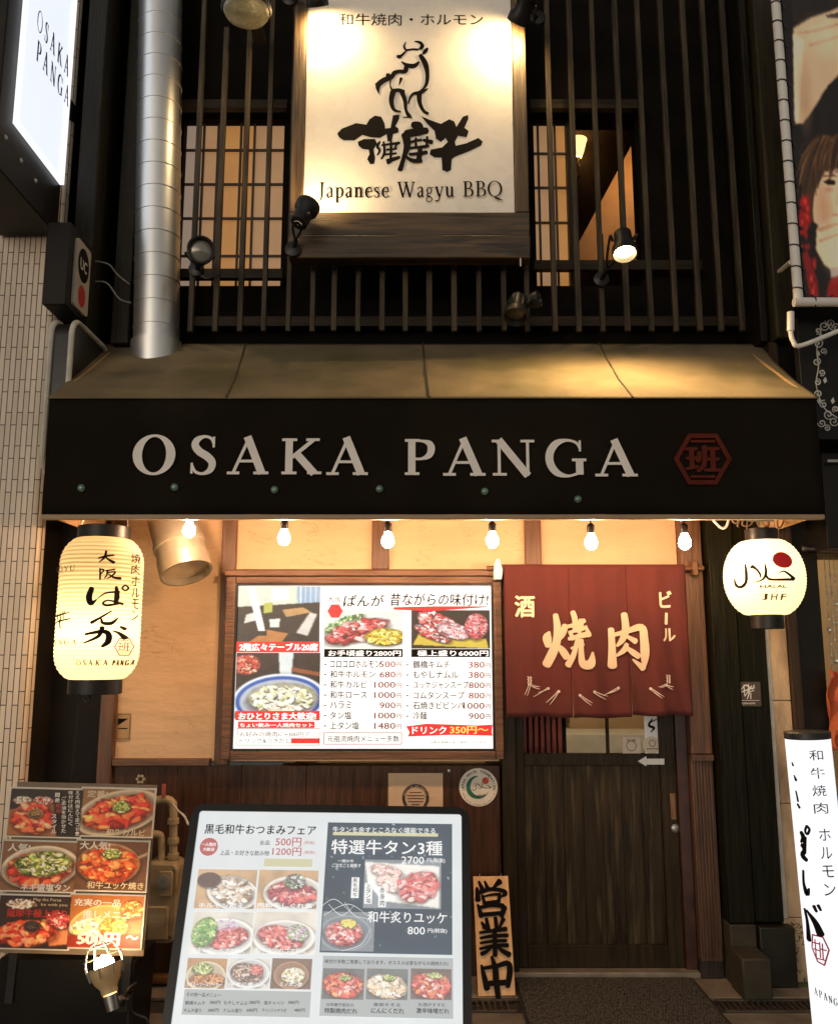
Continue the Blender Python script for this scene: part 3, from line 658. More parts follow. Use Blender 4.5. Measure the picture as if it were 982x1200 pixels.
m = MB(); m.box(fx0, fx1, -.752, -.725, zf0-.022, zf0-.0005); part(m, 'front_bar', M('front_bar', (.35, .24, .14), .5, var=.1), A, bevel=.004)
s = flat(-.757); lt = M('grey_lettering', (.86, .80, .74), .6, var=.05)
def big(t, b): s.serif(t, b, .185, .075, .27)
for ch, x0, x1, y0, y1 in (('O',156,206,510,556), ('S',223,255,511,556), ('A',267,315,513,556), ('K',328,376,514,556), ('A',383,431,514,557), ('P',472,510,515,557), ('A',519,568,515,558), ('N',576,626,516,558), ('G',639,687,516,559), ('A',696,745,517,559)):
    s.serif(ch, (x0, y0, x1, y1), .2, .075, 0)
s.build('lettering', lt, A, local=False)
s = flat(-.757); s.emblem(823, 538, 34, 6, .035, 30); s.build('emblem', M('emblem_red', (.11, .02, .012), .8, var=.2, spec=.1), A)
for x, y in ((96,572), (205,571), (322,574), (445,573), (568,576), (677,585)):
    a = at(x, y, -.757); m = MB(); m.lathe((a.x, -.756, a.z), (0, -1, 0), [(.016, 0), (.0155, .006), (.011, .012), (.004, .0145)], 18); part(m, 'button', M('green_button', (.18, .30, .22), .3, .3, var=.2), A)

# ------------------------------------------------------------------ big sign of the upper floor
S = thing('hanging_signboard', 'large white Japanese Wagyu BBQ signboard with a black ox in a dark timber frame', 'sign', (-.05, -.15, 3.4))
Y = -.24
x0, x1, z0, _ = rect(358, 20, 601, 250, Y)
m = MB(); m.box(x0, x1, Y, Y+.035, z0, 5.1); pn = M('sign_white', (.85, .81, .74), .28, var=.03, coat=.6)
m.build('panel', pn, S, bevel=.003)
fl = at(342, 180, Y).x; fr = at(618, 180, Y).x; zl0 = at(480, 305, Y).z; zl1 = at(480, 278, Y).z
m = MB(); m.box(fl, x0-.002, Y-.02, Y+.06, z0-.002, 5.3); m.build('frame_post', beam_v, S, bevel=.004)
m = MB(); m.box(x1+.002, fr, Y-.02, Y+.06, z0-.002, 5.3); m.build('frame_post', beam_v, S, bevel=.004)
m = MB(); m.box(fl, fr, Y-.018, Y+.06, zl1+.001, z0-.003); m.build('frame_beam', beam_m, S, bevel=.004)
m = MB(); m.box(fl, fr, Y-.028, Y+.06, zl0, zl1-.001); m.build('frame_beam', beam_m, S, bevel=.006)
s = flat(Y)
s.text('和牛焼肉・ホルモン', (397, 16, 566, 30)); s.build('heading', ink, S); s = flat(Y)
s.serif('Japanese Wagyu BBQ', (373, 214, 588, 232), .13, .06, .13); s.build('lettering', ink, S); s = flat(Y)
o = (390, 40); k = 5.456
OX = (([(468,50),(456,78),(470,102),(510,98),(545,100)],[4,11,13,13,14]), ([(525,47),(558,55),(570,75),(555,98)],[7,18,18,12]), ([(562,50),(580,75),(566,105)],[4,8,5]), ([(578,128),(592,110),(606,92)],[14,24,12]),
              ([(470,108),(440,138),(415,146)],[10,15,22]), ([(418,150),(438,152)],[16,8]), ([(440,178),(470,198),(520,205),(550,180)],[8,22,28,12]), ([(470,210),(462,240),(425,240),(395,250),(372,280),(330,295),(290,330),(294,382)],[26,28,22,28,26,32,30,5]), ([(355,260),(345,300)],[26,18]), ([(278,320),(288,350)],[14,10]),
              ([(560,138),(590,190),(604,250),(600,315),(575,355),(530,382)],[24,32,24,20,12,6]), ([(370,290),(368,335),(385,370)],[9,8,18]), ([(437,285),(432,305),(424,328)],[18,13,6]), ([(380,365),(420,362),(452,372)],[22,24,26]),
              ([(384,372),(374,430),(390,485),(432,500)],[32,28,20,12]), ([(440,370),(462,430),(468,490),(490,532)],[28,24,18,26]), ([(452,535),(505,537)],[7,8]), ([(482,447),(508,390),(560,378),(606,352)],[8,16,26,7]), ([(552,388),(556,445),(580,495),(606,512)],[30,24,20,20]))
for p in ([(30,635),(60,605),(150,570),(215,580),(235,545),(270,522),(310,530),(330,570),(335,605),(370,600),(385,520),(425,515),(425,540),(400,590),(420,605),(420,630),(385,640),(378,680),(350,690),(345,640),(300,665),(240,660),(190,645),(140,680),(70,680),(40,660)],
          [(160,690),(200,672),(270,672),(283,700),(260,740),(270,790),(265,830),(240,832),(220,800),(235,770),(230,740),(190,735),(165,715)],
          [(565,525),(620,550),(690,575),(745,545),(775,560),(790,595),(830,530),(865,518),(865,545),(840,600),(868,620),(855,660),(800,650),(780,690),(785,715),(850,700),(930,665),(957,688),(948,712),(870,750),(780,785),(760,800),(755,870),(730,882),(700,870),(695,790),(650,790),(620,770),(625,740),(700,725),(735,690),(720,665),(690,690),(660,670),(650,620),(600,570)]):
    s.poly(p, o, k)
s.k = 4
for p, ww in (([(300,690),(285,720),(300,745),(285,775)],[12,14,12,8]), ([(325,690),(330,760),(310,800)],[10,14,8]), ([(315,712),(370,705),(425,698)],[12,14,16]), ([(372,680),(372,740),(370,800)],[10,14,12]), ([(345,742),(408,735)],[12,12]), ([(338,772),(405,765)],[12,12]), ([(345,808),(380,805),(425,790)],[12,22,18]), ([(352,825),(370,815)],[22,16]), ([(410,700),(395,735)],[12,8]),
              ([(512,582),(545,590),(565,605)],[34,48,30]), ([(470,640),(540,628),(600,620)],[42,44,36]), ([(465,645),(475,715),(455,790),(430,872)],[44,36,22,26]), ([(450,765),(480,795),(500,805)],[10,14,18]), ([(498,695),(530,686),(568,680)],[14,16,14]), ([(530,668),(532,725)],[12,14]), ([(580,682),(632,695)],[16,26]), ([(603,660),(600,725)],[12,14]), ([(498,732),(550,728),(612,718)],[14,16,16]), ([(558,730),(556,770),(548,812)],[20,26,26]), ([(490,772),(545,768),(600,760)],[14,18,20]), ([(475,795),(515,815),(565,815)],[16,24,24])):
    s.stroke(p, [a*1.15 for a in ww], o, k)
s.build('brush_characters', ink, S); s = flat(Y)
for p, ww in OX: s.stroke(p, ww, o, k)
s.build('ox_emblem', ink, S)
def spot(label, head, aim, r=.05, L=.16, base=None, lit=0, group='spotlights on the upper front', glassc=None, extra=None):
    head = Vector(head); d = Vector(aim).normalized(); base = Vector(base) if base else head+Vector((0, .15, 0))
    t = thing('spotlight', label, 'spotlight', base, group=group)
    m = MB(); b = head-d*L
    m.lathe(b, d, [(r*.45, -.01), (r*.8, 0), (r*.85, L*.55), (r*1.12, L*.7), (r*1.15, L), (r*1.02, L), (r*.9, L*.82)], 22, cap=False); m.lathe(b, d, [(r*.45, -.011), (.001, -.012)], 22, cap=False); m.build('lamp_head', black_metal, t)
    m = MB(); m.lathe(b+d*L*.82, d, [(r*.88, 0), (r*.6, .006), (.001, .010)], 22, cap=False)
    m.build('lens', E('spot_lens_lit', (1, .74, .34), lit) if lit else (glassc or M('spot_lens', (.03, .03, .028), .25, 0)), t)
    m = MB(); sd = d.cross(Vector((0, 0, 1)))
    if sd.length < .1: sd = Vector((1, 0, 0))
    sd.normalize(); c = b+d*L*.35; 
    m.tube([c+sd*r*.95, c+sd*r*1.15-d*.03, base.lerp(c, .35), c-sd*r*1.15-d*.03, c-sd*r*.95], .006, 6); m.build('yoke', black_metal, t)
    m = MB(); m.tube([base.lerp(c, .35), base], .012, 8, False); m.lathe(base, (0, -1, 0), [(.04, -.004), (.04, .015), (.02, .022)], 16); m.build('mount', black_metal, t)
    if lit:
        l = bpy.data.lights.new('spot_beam', 'SPOT'); l.color = (1, .66, .30); l.energy = extra or 30; l.spot_size = rad(172); l.spot_blend = .8; l.shadow_soft_size = .03
        lo = bpy.data.objects.new('spot_beam', l); COL.objects.link(lo); lo.location = head+d*.012; lo.rotation_euler = d.to_track_quat('-Z', 'Y').to_euler(); lo.parent = t; lo.matrix_parent_inverse = mw(t).inverted()
    return t
a = at(606, 26, -.36); spot('lit black spotlight over the top right corner of the white signboard', a, (-.35, .75, -.55), .05, .13, (a.x+.12, -.26, a.z+.1), 30, extra=19)
a = at(372, 40, -.36) + Vector((0, 0, .16)); spot('lit black spotlight over the top left corner of the white signboard', a, (.1, .7, -.7), .05, .13, (a.x-.16, -.26, a.z+.12), 30, extra=19)
a = at(362, 240, -.40); spot('black spotlight tilted up at the lower left corner of the white signboard', a, (.30, .28, .85), .052, .13, (a.x-.09, -.27, a.z-.17), 12, extra=9)
a = at(236, 292, -.40); spot('round black spotlight facing the street between the steel duct and the slats', a, (.30, -.95, -.2), .058, .16, (a.x-.09, -.13, a.z+.02), glassc=M('spot_lens_pale', (.28, .27, .24), .15, .3))
a = at(604, 372, -.36); spot('black spotlight pointing down at the awning below the lower right frame corner', a, (-.15, -.35, -.8), .052, .13, (a.x+.03, -.13, a.z+.17))
a = at(632, 350, -.33); spot('small black spotlight turned sideways to the right under the frame corner', a, (.8, -.4, .1), .036, .10, (a.x-.09, -.13, a.z+.05))
a = at(732, 298, -.62); spot('brightly lit spotlight glaring in front of the right hand slats', a, (-.03, -.34, -.94), .05, .13, (a.x, -.13, a.z+.10), 130, extra=95)
# floodlight seen from below, with an unlit domed glass
a = at(289, 12, -.5); t = thing('floodlight', 'round floodlight with an unlit domed glass above the left slats', 'floodlight', (a.x, -.13, a.z+.05))
m = MB(); m.lathe((a.x, -.5, a.z+.005), (0,0,-1), [(.118, -.05), (.125, 0), (.118, .012)], 32, cap=False); m.lathe((a.x, -.5, a.z+.05), (0,0,1), [(.118, 0), (.07, .06), (.02, .08)], 32); m.build('housing', black_metal, t)
m = MB(); m.lathe((a.x, -.5, a.z), (0,0,-1), [(.116, 0), (.105, .022), (.07, .04), (.03, .048), (.001, .05)], 32, cap=False); m.build('glass_dome', M('dome_glass', (.30, .29, .20), .25, var=.3, scale=16, bump=.3), t)
m = MB(); m.box(a.x-.03, a.x+.03, -.5, -.13, a.z+.10, a.z+.13); m.build('arm', black_metal, t)

# ------------------------------------------------------------------ steel duct
duct_m = M('galvanised_steel', (.80, .81, .80), .40, .92, var=.12, scale=3, stretch=(1, 1, .5))
t = thing('exhaust_duct', 'tall ribbed galvanised steel duct running down the left of the front', 'duct', (-1.30, -.06, 3.0))
y = -.06; p1 = at(183.5, 404, y); p0 = at(188.5, 12, y); dd = (p0-p1).normalized(); R = (at(209, 404, y).x-at(157, 404, y).x)/2
p0 = p1+dd*2.6; m = MB(); prof = []; h = -.16; 
while h < 2.5:
    prof += [(R, h), (R, h+.115), (R+.0035, h+.1165), (R+.0035, h+.1215), (R, h+.123)]; h += .125
m.lathe(p1, dd, prof, 40); m.build('pipe', duct_m, t, ang=25)
m = MB(); m.lathe(p1, dd, [(R+.012, -.16), (R+.012, .012), (R+.002, .014)], 40, cap=False); m.build('collar', duct_m, t)
duct_pale = M('duct_pale_steel', (.34, .30, .23), .42, .6, var=.15, scale=4)
t = thing('duct_outlet', 'short steel duct end slanting out under the left of the awning', 'duct', (-1.2, -.2, 2.3))
a = at(197, 585, -.22); b = at(219, 672, -.34); R2 = .115; d = (b-a).normalized(); L = (b-a).length
m = MB(); m.lathe(a-d*.35, d, [(R2, 0), (R2, .35+L*.60), (R2+.006, .35+L*.61), (R2+.006, .35+L*.67), (R2, .35+L*.68), (R2, .35+L*.80), (R2+.005, .35+L*.81), (R2+.005, .35+L), (R2-.006, .35+L), (R2-.006, .2)], 40, cap=False); m.build('pipe', duct_pale, t, ang=25)
m = MB(); m.lathe(b-d*.03, d, [(R2-.007, 0), (R2*.5, .004), (.001, .006)], 32, cap=False); m.build('mouth', M('duct_mouth', (.50, .40, .26), .5, .3), t)

# ------------------------------------------------------------------ bulbs under the awning
bulb_e = E('bulb_glow', (1, .59, .33), 330); cable_m = M('cable_black', (.02, .02, .02), .5); cable_w = M('cable_white', (.6, .58, .54), .5)
t = thing('light_string', 'black cable strung along the inside of the awning above the bulbs', 'cable', (0, -.58, 2.17))
bx = [(222,620), (333,629), (454.5,632), (577,632), (692.5,634), (802,634)]
bp = [at(x, y+2, -.58) for x, y in bx]
m = MB(); m.tube([(fx0+.007, -.58, 2.2)]+[(p.x, -.58, 2.165) for p in bp]+[(fx1-.007, -.58, 2.2)], .005, 6); m.build('cable', cable_m, t)
blab = ['lit bare bulb hanging in front of the slanting duct end', 'lit bare bulb hanging above the left part of the menu lightbox', 'lit bare bulb hanging in front of an upright post above the menu lightbox',
        'lit bare bulb hanging above the left end of the red door curtain', 'lit bare bulb hanging above the right half of the red door curtain', 'lit bare bulb hanging above the right end of the curtain rod, beside the dark pillar']
first = None
for i, p in enumerate(bp):
    if first is None:
        first = t = thing('light_bulb', blab[0], 'bulb', p, group='bulbs under the awning')
        m = MB(); m.lathe(p, (0,0,1), [(.001, -.030), (.013, -.028), (.023, -.017), (.027, -.002), (.024, .014), (.016, .029), (.0135, .040)], 18); m.build('glass', bulb_e, t)
        m = MB(); m.lathe(p, (0,0,1), [(.0145, .040), (.017, .045), (.017, .075), (.008, .085)], 14); m.build('socket', black_metal, t)
        m = MB(); m.cyl(p+Vector((0,0,.08)), p+Vector((0,0,.155)), .0035, n=6); m.build('wire', cable_m, t)
    else:
        t = first.copy(); COL.objects.link(t); t.location = p; t['label'] = blab[i]
        for c in list(first.children):
            d = c.copy(); COL.objects.link(d); d.parent = t; d.matrix_parent_inverse = c.matrix_parent_inverse.copy()

# ------------------------------------------------------------------ paper lanterns
def lantern(label, c, R, H, kind, paper, ribs):
    t = thing('paper_lantern', label, 'lantern', (c.x, c.y, c.z+H+.08), group='lit paper lanterns')
    def rad_(z):                            # profile
        q = abs(z-c.z)/H
        if kind == 'long':
            e = .80
            return R*(1-.0*q) if q < .62 else R*(.46+.54*math.sqrt(max(0, 1-((q-.62)/.40)**2)))
        return R*(.32+.68*math.sqrt(max(0, 1-(q*.97)**2.0)))if q < .99 else R*.40
    prof = []; n = ribs*6
    for j in range(n+1):
        z = -H+2*H*j/n; prof.append((rad_(c.z+z)-.0026*abs(sin(pi*j/6))**.6*0 - .003*(.5+.5*cos(2*pi*j/6)), z))
    m = MB(); m.lathe(c, (0,0,1), prof, 48, cap=False); m.build('paper_shade', paper, t, ang=80)
    rt = prof[-1][0]; rb = prof[0][0]
    m = MB(); m.lathe(c, (0,0,1), [(rt*.8, H-.004), (rt, H-.004), (rt+.004, H), (rt+.004, H+.05), (rt, H+.052), (rt*.8, H+.05)], 32, cap=False); m.build('top_ring', black_metal, t)
    m = MB(); m.lathe(c, (0,0,1), [(rb*.8, -H+.004), (rb, -H+.004), (rb+.004, -H), (rb+.004, -H-.058), (rb, -H-.06), (.001, -H-.06)], 32, cap=False); m.build('bottom_ring', black_metal, t)
    m = MB(); m.tube([c+Vector((-rt, 0, H+.03)), c+Vector((-rt*.9, 0, H+.09)), c+Vector((rt*.9, 0, H+.09)), c+Vector((rt, 0, H+.03))], .004, 6, False); m.tube([c+Vector((0,0,H+.09)), c+Vector((0,0,H+.16))], .004, 6); m.build('hanger', grey_metal, t)
    def px(a, b):
        d_ = ray(a, b); z = at(a, b, c.y-R*.9).z
        for _ in range(4):
            r = rad_(min(max(z, c.z-H*.97), c.z+H*.97))+.003; ox, oy = CAM.x-c.x, CAM.y-c.y
            A_ = d_.x**2+d_.y**2; B_ = 2*(ox*d_.x+oy*d_.y); C_ = ox*ox+oy*oy-r*r
            tt = (-B_-math.sqrt(max(0, B_*B_-4*A_*C_)))/(2*A_); q = CAM+d_*tt; z = q.z
        return c.x+R*sin(math.atan2(q.x-c.x, c.y-q.y)), q.z
    def fn(x, z, k):
        r = rad_(z)+.003+k*EPS*.6; a = math.asin(max(-.98, min(.98, (x-c.x)/R))); return (c.x+r*sin(a), c.y-r*cos(a), z)
    return t, Sheet(fn, px)
YL = -.60
p = at(117.5, 712, YL); R = (at(169, 712, YL).x-p.x)*.915; zt = at(117, 628, YL-.1).z; zb = at(117, 797, YL-.1).z
c = Vector((p.x, YL, (zt+zb)/2)); H = (zt-zb)/2
paperL = paper_mat('lantern_paper', (.86, .74, .50))
t, s = lantern('tall lit paper lantern lettered in brush kana at the left end of the awning', c, R, H, 'long', paperL, 34)
o = (60, 620); k = 6.667
for pts, ws in (([(320,462),(298,530),(315,580),(362,545)],[30,36,30,4]), ([(362,545),(430,500),(535,490)],[5,10,13]), ([(512,450),(516,530),(500,590)],[13,26,14]), ([(530,582),(440,596),(408,580),(450,556),(562,586)],[13,15,13,10,15]), ([(582,437),(606,460),(582,482),(558,460),(582,437)],[9]*5),
                ([(475,640),(390,690),(316,732)],[8,13,20]), ([(340,715),(390,700),(405,732),(470,736),(528,692)],[8,10,18,22,5]),
                ([(270,822),(400,800),(450,822),(445,880),(400,918)],[14,24,30,32,16]), ([(402,768),(370,838),(256,892)],[26,20,9]), ([(480,795),(530,812),(580,852)],[6,16,28]), ([(543,763),(580,782)],[13,20]),
                ([(372,228),(430,212),(492,204)],[9,12,10]), ([(432,172),(420,220),(378,258)],[12,12,6]), ([(424,214),(450,238),(492,262)],[6,12,18]),
                ([(384,308),(386,350),(384,394)],[9,11,9]), ([(384,314),(414,320),(392,352)],[7,10,6]), ([(430,326),(500,314)],[8,9]), ([(442,320),(436,360),(416,388)],[9,9,5]), ([(445,342),(502,335),(470,370),(436,388)],[7,9,9,5]), ([(450,350),(490,378),(542,386)],[6,13,17]),
                ([(30,690),(62,676),(150,650)],[8,12,6]), ([(56,660),(62,720)],[8,8]), ([(78,640),(84,720)],[8,9]), ([(100,645),(104,700)],[9,8]), ([(40,735),(90,715),(155,700)],[8,10,8]), ([(75,710),(80,775)],[12,12]), ([(118,640),(110,665)],[8,6])):
    s.stroke(pts, [a*1.3 for a in ws], o, k)
s.vtext('焼肉ホルモン', (153.5, 648, 166, 728), .012)
s.build('lettering', ink, t)
s.emblem(145.5, 757.5, 11.5, 1.6, .012, 10.5) if 0 else None
s = Sheet(s.fn, s.px); s.emblem(146, 758, 12, 1.6, .012, 10.5); s.build('emblem', redink, t)
s = Sheet(s.fn, s.px); s.serif('OSAKA', (90, 773.5, 127, 780), .2, .1, .5); s.serif('PANGA', (132, 773.5, 158, 780), .2, .1, .4); s.serif('AGYU', (66.5, 663.5, 90, 669.5), .2, .1, .25); s.serif('ANGA', (65.5, 749.5, 92, 755.5), .2, .1, .4)
s.build('small_lettering', M('brown_grey_ink', (.05, .035, .02), .6), t)
pt('lantern_glow', c+Vector((.0, -.02, -.10)), 4.6, (1, .80, .50), .035, t)
m = MB(); m.sph(c+Vector((0, -.0, -.02)), .022, 12); m.cyl(c+Vector((0,0,.0)), c+Vector((0,0,H+.02)), .006); m.build('lamp_holder', white_paint, t)
p0 = Vector((c.x-.06, c.y, c.z-H-.06)); t = thing('stay_rod', 'thin dark rod hanging from the hook under the tall lantern', 'rod', p0)
m = MB(); m.tube([p0+Vector((.03,0,0)), p0+Vector((.045,0,-.02)), p0+Vector((.03,0,-.035)), p0+Vector((.015,0,-.02))], .004, 6); m.tube([p0+Vector((0,0,.0)), p0+Vector((-.012,.0,-.25)), p0+Vector((-.02,.02,-.9))], .005, 6, False); m.build('rod', black_metal, t)
YR = -.50
p = at(895, 677, YR); R = (at(943.5, 677, YR).x-p.x)*.94; zt = at(894, 631, YR-.08).z; zb = at(894, 720, YR-.08).z
c = Vector((p.x, YR, (zt+zb)/2)); H = (zt-zb)/2
t, s = lantern('round lit paper lantern with Arabic writing and a red dot beside the sandstone pillar', c, R, H, 'round', paper_mat('lantern_paper_pale', (.88, .82, .62)), 24)
o = (850, 620); k = 9.82
for pts, ws in (([(222,400),(236,500),(232,610),(175,668),(120,645),(100,565)],[9,18,18,22,15,4]), ([(300,432),(345,455),(390,510),(405,560)],[34,18,15,10]), ([(450,398),(462,500),(425,580),(312,616)],[10,20,14,5]), ([(458,520),(490,568),(560,582),(780,580)],[14,20,19,24]), ([(604,512),(660,484),(720,515),(788,575)],[5,14,22,30])):
    s.stroke(pts, [a*1.35 for a in ws], o, k)
s.build('brush_writing', ink, t)
s = Sheet(s.fn, s.px); s.text('HALAL', (890, 685, 921.5, 689), .03); s.text('J', (891.5, 695.5, 899, 703.5), .02, .1); s.text('H', (903, 695.5, 910.5, 703.5), .02, .1); s.text('F', (914.5, 695.5, 921, 703.5), .02, .1); s.build('small_lettering', M('grey_ink', (.10, .09, .05), .6), t)
s = Sheet(s.fn, s.px); s.disc(917, 656, 10.6, 9.4); s.build('red_dot', M('dot_red', (.75, .012, .02), .5, var=.03), t)
pt('lantern_glow', c+Vector((-.04, -.02, .03)), 3.0, (1, .84, .56), .035, t)
m = MB(); m.cyl(c+Vector((0,0,.03)), c+Vector((0,0,H+.02)), .006); m.build('lamp_holder', white_paint, t)
# loose wires beside the round lantern
t = thing('loose_cable', 'loop of white cable hanging under the awning left of the round lantern', 'cable', at(845, 604, -.4))
m = MB(); m.tube([at(828, 596, -.4), at(836, 610, -.4), at(846, 619, -.4), at(852, 614, -.4), at(855, 594, -.4)], .006, 6); m.build('cable', cable_w, t)
t = thing('cable_bundle', 'tangled dark cables under the awning directly above the round lantern', 'cable', at(880, 600, -.4))
m = MB()
for i in range(7):
    x = 856+i*9; m.tube([at(x, 596, -.42), at(x+random.uniform(-5,5), 608+random.random()*10, -.42), at(x+random.uniform(-2,9), 611+random.random()*5, -.42), at(x+8, 596, -.42)], .004, 5)
m.build('cable', M('cable_brown', (.16, .11, .07), .5), t)

# ------------------------------------------------------------------ menu lightbox on the wall
t = thing('menu_lightbox', 'lit white menu lightbox with food photos in a brown timber frame', 'menu sign', (-.27, 0, 1.0))
Y = -.075
ox0, ox1, oz0, oz1 = rect(264, 669, 588, 889, -.05); ix0, ix1, iz0, iz1 = rect(274, 684, 579, 880, Y)
m = MB(); f = .0005
m.box(ox0, ix0, -.09, -.041, oz0, oz1-.03); m.box(ix1, ox1, -.09, -.041, oz0, oz1-.03); m.box(ix0+f, ix1-f, -.09, -.041, oz0, iz0); m.box(ix0+f, ix1-f, -.09, -.041, iz1, oz1-.03); m.box(ox0-.006, ox1+.006, -.105, -.041, oz1-.0295, oz1-.001)
m.build('frame', brown_h, t, bevel=.004)
m = MB(); q = .011; m.box(ix0, ix0+q, -.086, -.06, iz0, iz1); m.box(ix1-q, ix1, -.086, -.06, iz0, iz1); m.box(ix0+q, ix1-q, -.086, -.06, iz0, iz0+q); m.box(ix0+q, ix1-q, -.086, -.06, iz1-q*.6, iz1); m.build('rim', black_metal, t)
m = MB(); m.box(ix0+q, ix1-q, Y, Y+.012, iz0+q, iz1-q); m.build('panel', E('lightbox_white', (1, .985, .95), .93), t)
back = photo_mat('backlit_photo', 1.0, 0, .25)
def pphoto(pc, b, s, name, parent, mat, label=None, local=False, lift=.0012):
    X0, Z0, X1, Z1 = s.box2(b); f = s.fn
    y0 = f(X0, Z0, 0)[1] if local else None
    return pc.build(name, lambda x, z: f(x, z, -2), X0, Z0, X1, Z1, mat, parent, local, label)
s0 = flat(Y)
# dining room picture
pc = Pic(72, 76, (60, 50, 40), 3)
pc.poly([(0,0),(1,0),(1,.28),(0,.34)], (225,228,205), 2); pc.poly([(.72,0),(1,0),(1,.95),(.8,.5),(.72,.2)], (150,180,205), 2)
for x in (.76,.82,.88,.94): pc.poly([(x,0),(x+.012,0),(x+.012,.4),(x,.4)], (240,245,245), 1)
pc.poly([(.42,.02),(.62,.02),(.62,.22),(.42,.25)], (245,245,235), 2); pc.poly([(0,.34),(1,.26),(1,1),(0,1)], (38,28,20), 2)
pc.poly([(.05,1),(.38,.70),(.63,.76),(.5,1)], (190,120,60), 1); pc.poly([(.55,.38),(.8,.34),(.9,.42),(.6,.5)], (200,150,90), 1); pc.poly([(.33,.28),(.43,.26),(.43,.42),(.33,.44)], (190,190,80), 1); pc.poly([(.12,.46),(.22,.42),(.25,.55),(.1,.6)], (230,225,210), 1)
pc.poly([(.72,.75),(.88,.42),(.97,.45),(.86,.8)], (225,215,200), 2); pc.poly([(.40,.53),(.53,.52),(.52,.66),(.41,.66)], (235,235,225), 1); pc.poly([(.12,0),(.22,0),(.36,.74),(.28,.76)], (248,248,240), 1); pc.poly([(.27,.72),(.37,.72),(.37,.8),(.25,.8)], (20,15,15), 1)
pphoto(pc.grain(12), (276.5, 687, 375, 760), s0, 'photo', t, back)
pc = Pic(76, 68, (45, 28, 20), 5); pc.food(.12, .18, .16, .16, 0, [(200,60,40),(240,150,120),(150,40,30)], 9); pc.poly([(.5,0),(.68,0),(.66,.34),(.52,.34)], (225,230,225), 2); pc.poly([(.66,.22),(1,.3),(1,.36),(.66,.29)], (150,80,40), 1)
pc.dish(.52, .72, .56, .40, -.08, (235,240,250)); pc.blend(pc.ell(.52,.72,.52,.36,-.08)-pc.ell(.52,.72,.47,.31,-.08), (50,90,170)); pc.food(.56, .70, .40, .24, -.05, CAB, 10)
pphoto(pc.grain(10), (276.5, 765, 375, 842), s0, 'photo', t, back)
pc = Pic(72, 44, (235,235,225), 8); pc.food(.25, .35, .3, .12, -.5, [(120,160,70),(220,230,190),(80,120,50)], 9); pc.food(.42, .55, .42, .26, -.35, RAW+[(250,200,190)], 8); pc.food(.78, .70, .26, .22, 0, [(200,150,20),(240,200,60),(250,230,120)], 9)
pphoto(pc.grain(8), (380, 715, 472, 760), s0, 'photo', t, back)
pc = Pic(72, 44, (50,35,28), 9); pc.poly([(.02,.9),(.1,.6),(.95,.75),(.98,1)], (220,190,70), 1); pc.food(.35, .35, .32, .2, .6, RAW+[(250,220,215)], 8); pc.food(.28, .62, .26, .14, .5, RAW+[(250,220,215)], 9); pc.food(.55, .55, .22, .2, .3, [(240,170,165),(250,215,210),(225,130,130)], 9); pc.food(.83, .42, .15, .34, 0, [(205,70,75),(240,160,155),(225,110,110)], 12, .05)
pphoto(pc.grain(8), (482, 715, 574, 760), s0, 'photo', t, back)
s = flat(Y); s.k = 6
s.text('大阪', (384, 699, 400, 706)); s.text('ぱんが', (403, 697, 450, 711), .012, .12); s.text('昔ながらの味付け!', (457, 695, 572, 710), .012, .1); s.cut('heading', ink, t)
for i, (a, b, w_) in enumerate((('コロコロホルモン','500円',446), ('和牛ホルモン','680円',440), ('和牛カルビ','1000円',430), ('和牛ロース','1000円',430), ('ハラミ','900円',412), ('タン塩','1000円',412), ('上タン塩','1480円',421))):
    y = 773.5+i*12; s.text(a, (387, y, w_, y+9), .012); s.disc(381.5, y+5, 1)
s.cut('dish_list', ink, t)
for i, (a, w_) in enumerate((('鶴橋キムチ',527), ('もやしナムル',537), ('ユッケジャンスープ',549), ('コムタンスープ',544), ('石焼きビビンバ',544), ('冷麺',500))):
    y = 774+i*12; s.text(a, (484, y, w_, y+9), .012); s.disc(477.5, y+5, 1)
s.cut('dish_list', ink, t)
s.text('元祖流焼肉メニュー多数', (384, 861.5, 468, 869), .008); s.cut('note_lettering', ink, t)
s.text('お好みの焼肉に+300円で', (282, 857, 364, 863)); s.text('ドリンク&つきだし', (282, 865, 341, 870.5)); s.cut('note_lettering', ink, t); s.text('※表示価格は全て税別となります。', (505, 868, 571, 871))
s.build('note_lettering', ink, t)
s = flat(Y); s.k = 6
for i, b in enumerate(('500円','680円','1000円','1000円','900円','1000円','1480円')):
    y = 773.5+i*12; s.text(b[:-1], (463.5-6.2*len(b[:-1]), y+1.2, 463.5, y+8.6), .012); s.text('円', (464.5, y+2.6, 470.5, y+8.6), .008)
pi_m = M('brown_red_ink', (.22, .035, .03), .5); s.cut('price_list', pi_m, t)
for i, b in enumerate(('380円','380円','800円','800円','1000円','900円')):
    y = 774+i*12; s.text(b[:-1], (567.5-6.2*len(b[:-1]), y+1.2, 567.5, y+8.6), .012); s.text('円', (568.5, y+2.6, 574.5, y+8.6), .008)
s.cut('price_list', pi_m, t); s.frame((379.5, 858, 471, 872), .8); s.cut('note_frame', pi_m, t); s.frame((279, 853, 375, 873), .6); s.build('note_frame', pi_m, t)
s = flat(Y); s.k = 3
br_ = E('backlit_red', (.72, .03, .025), .9)
s.stroke([(462,713),(510,713),(570,711)], [3,5,1]); s.cut('red_underline', br_, t); s.emblem(393, 716, 9, 9, .02); s.cut('emblem', br_, t)
s.poly([(476,851),(500,848),(560,850),(577,849),(576,857),(577,862),(530,861),(478,863),(480,858)]); s.cut('drink_band', br_, t)
for b in ((279.5, 845.5, 369, 853), (276.5, 752, 375, 764.5), (276.5, 833, 375, 844), (341.5, 865, 375, 871)): s.rectp(b); s.cut('caption_band', br_, t)
s = flat(Y); s.k = 30
bw_ = E('backlit_white_ink', (1, .98, .95), 1.05)
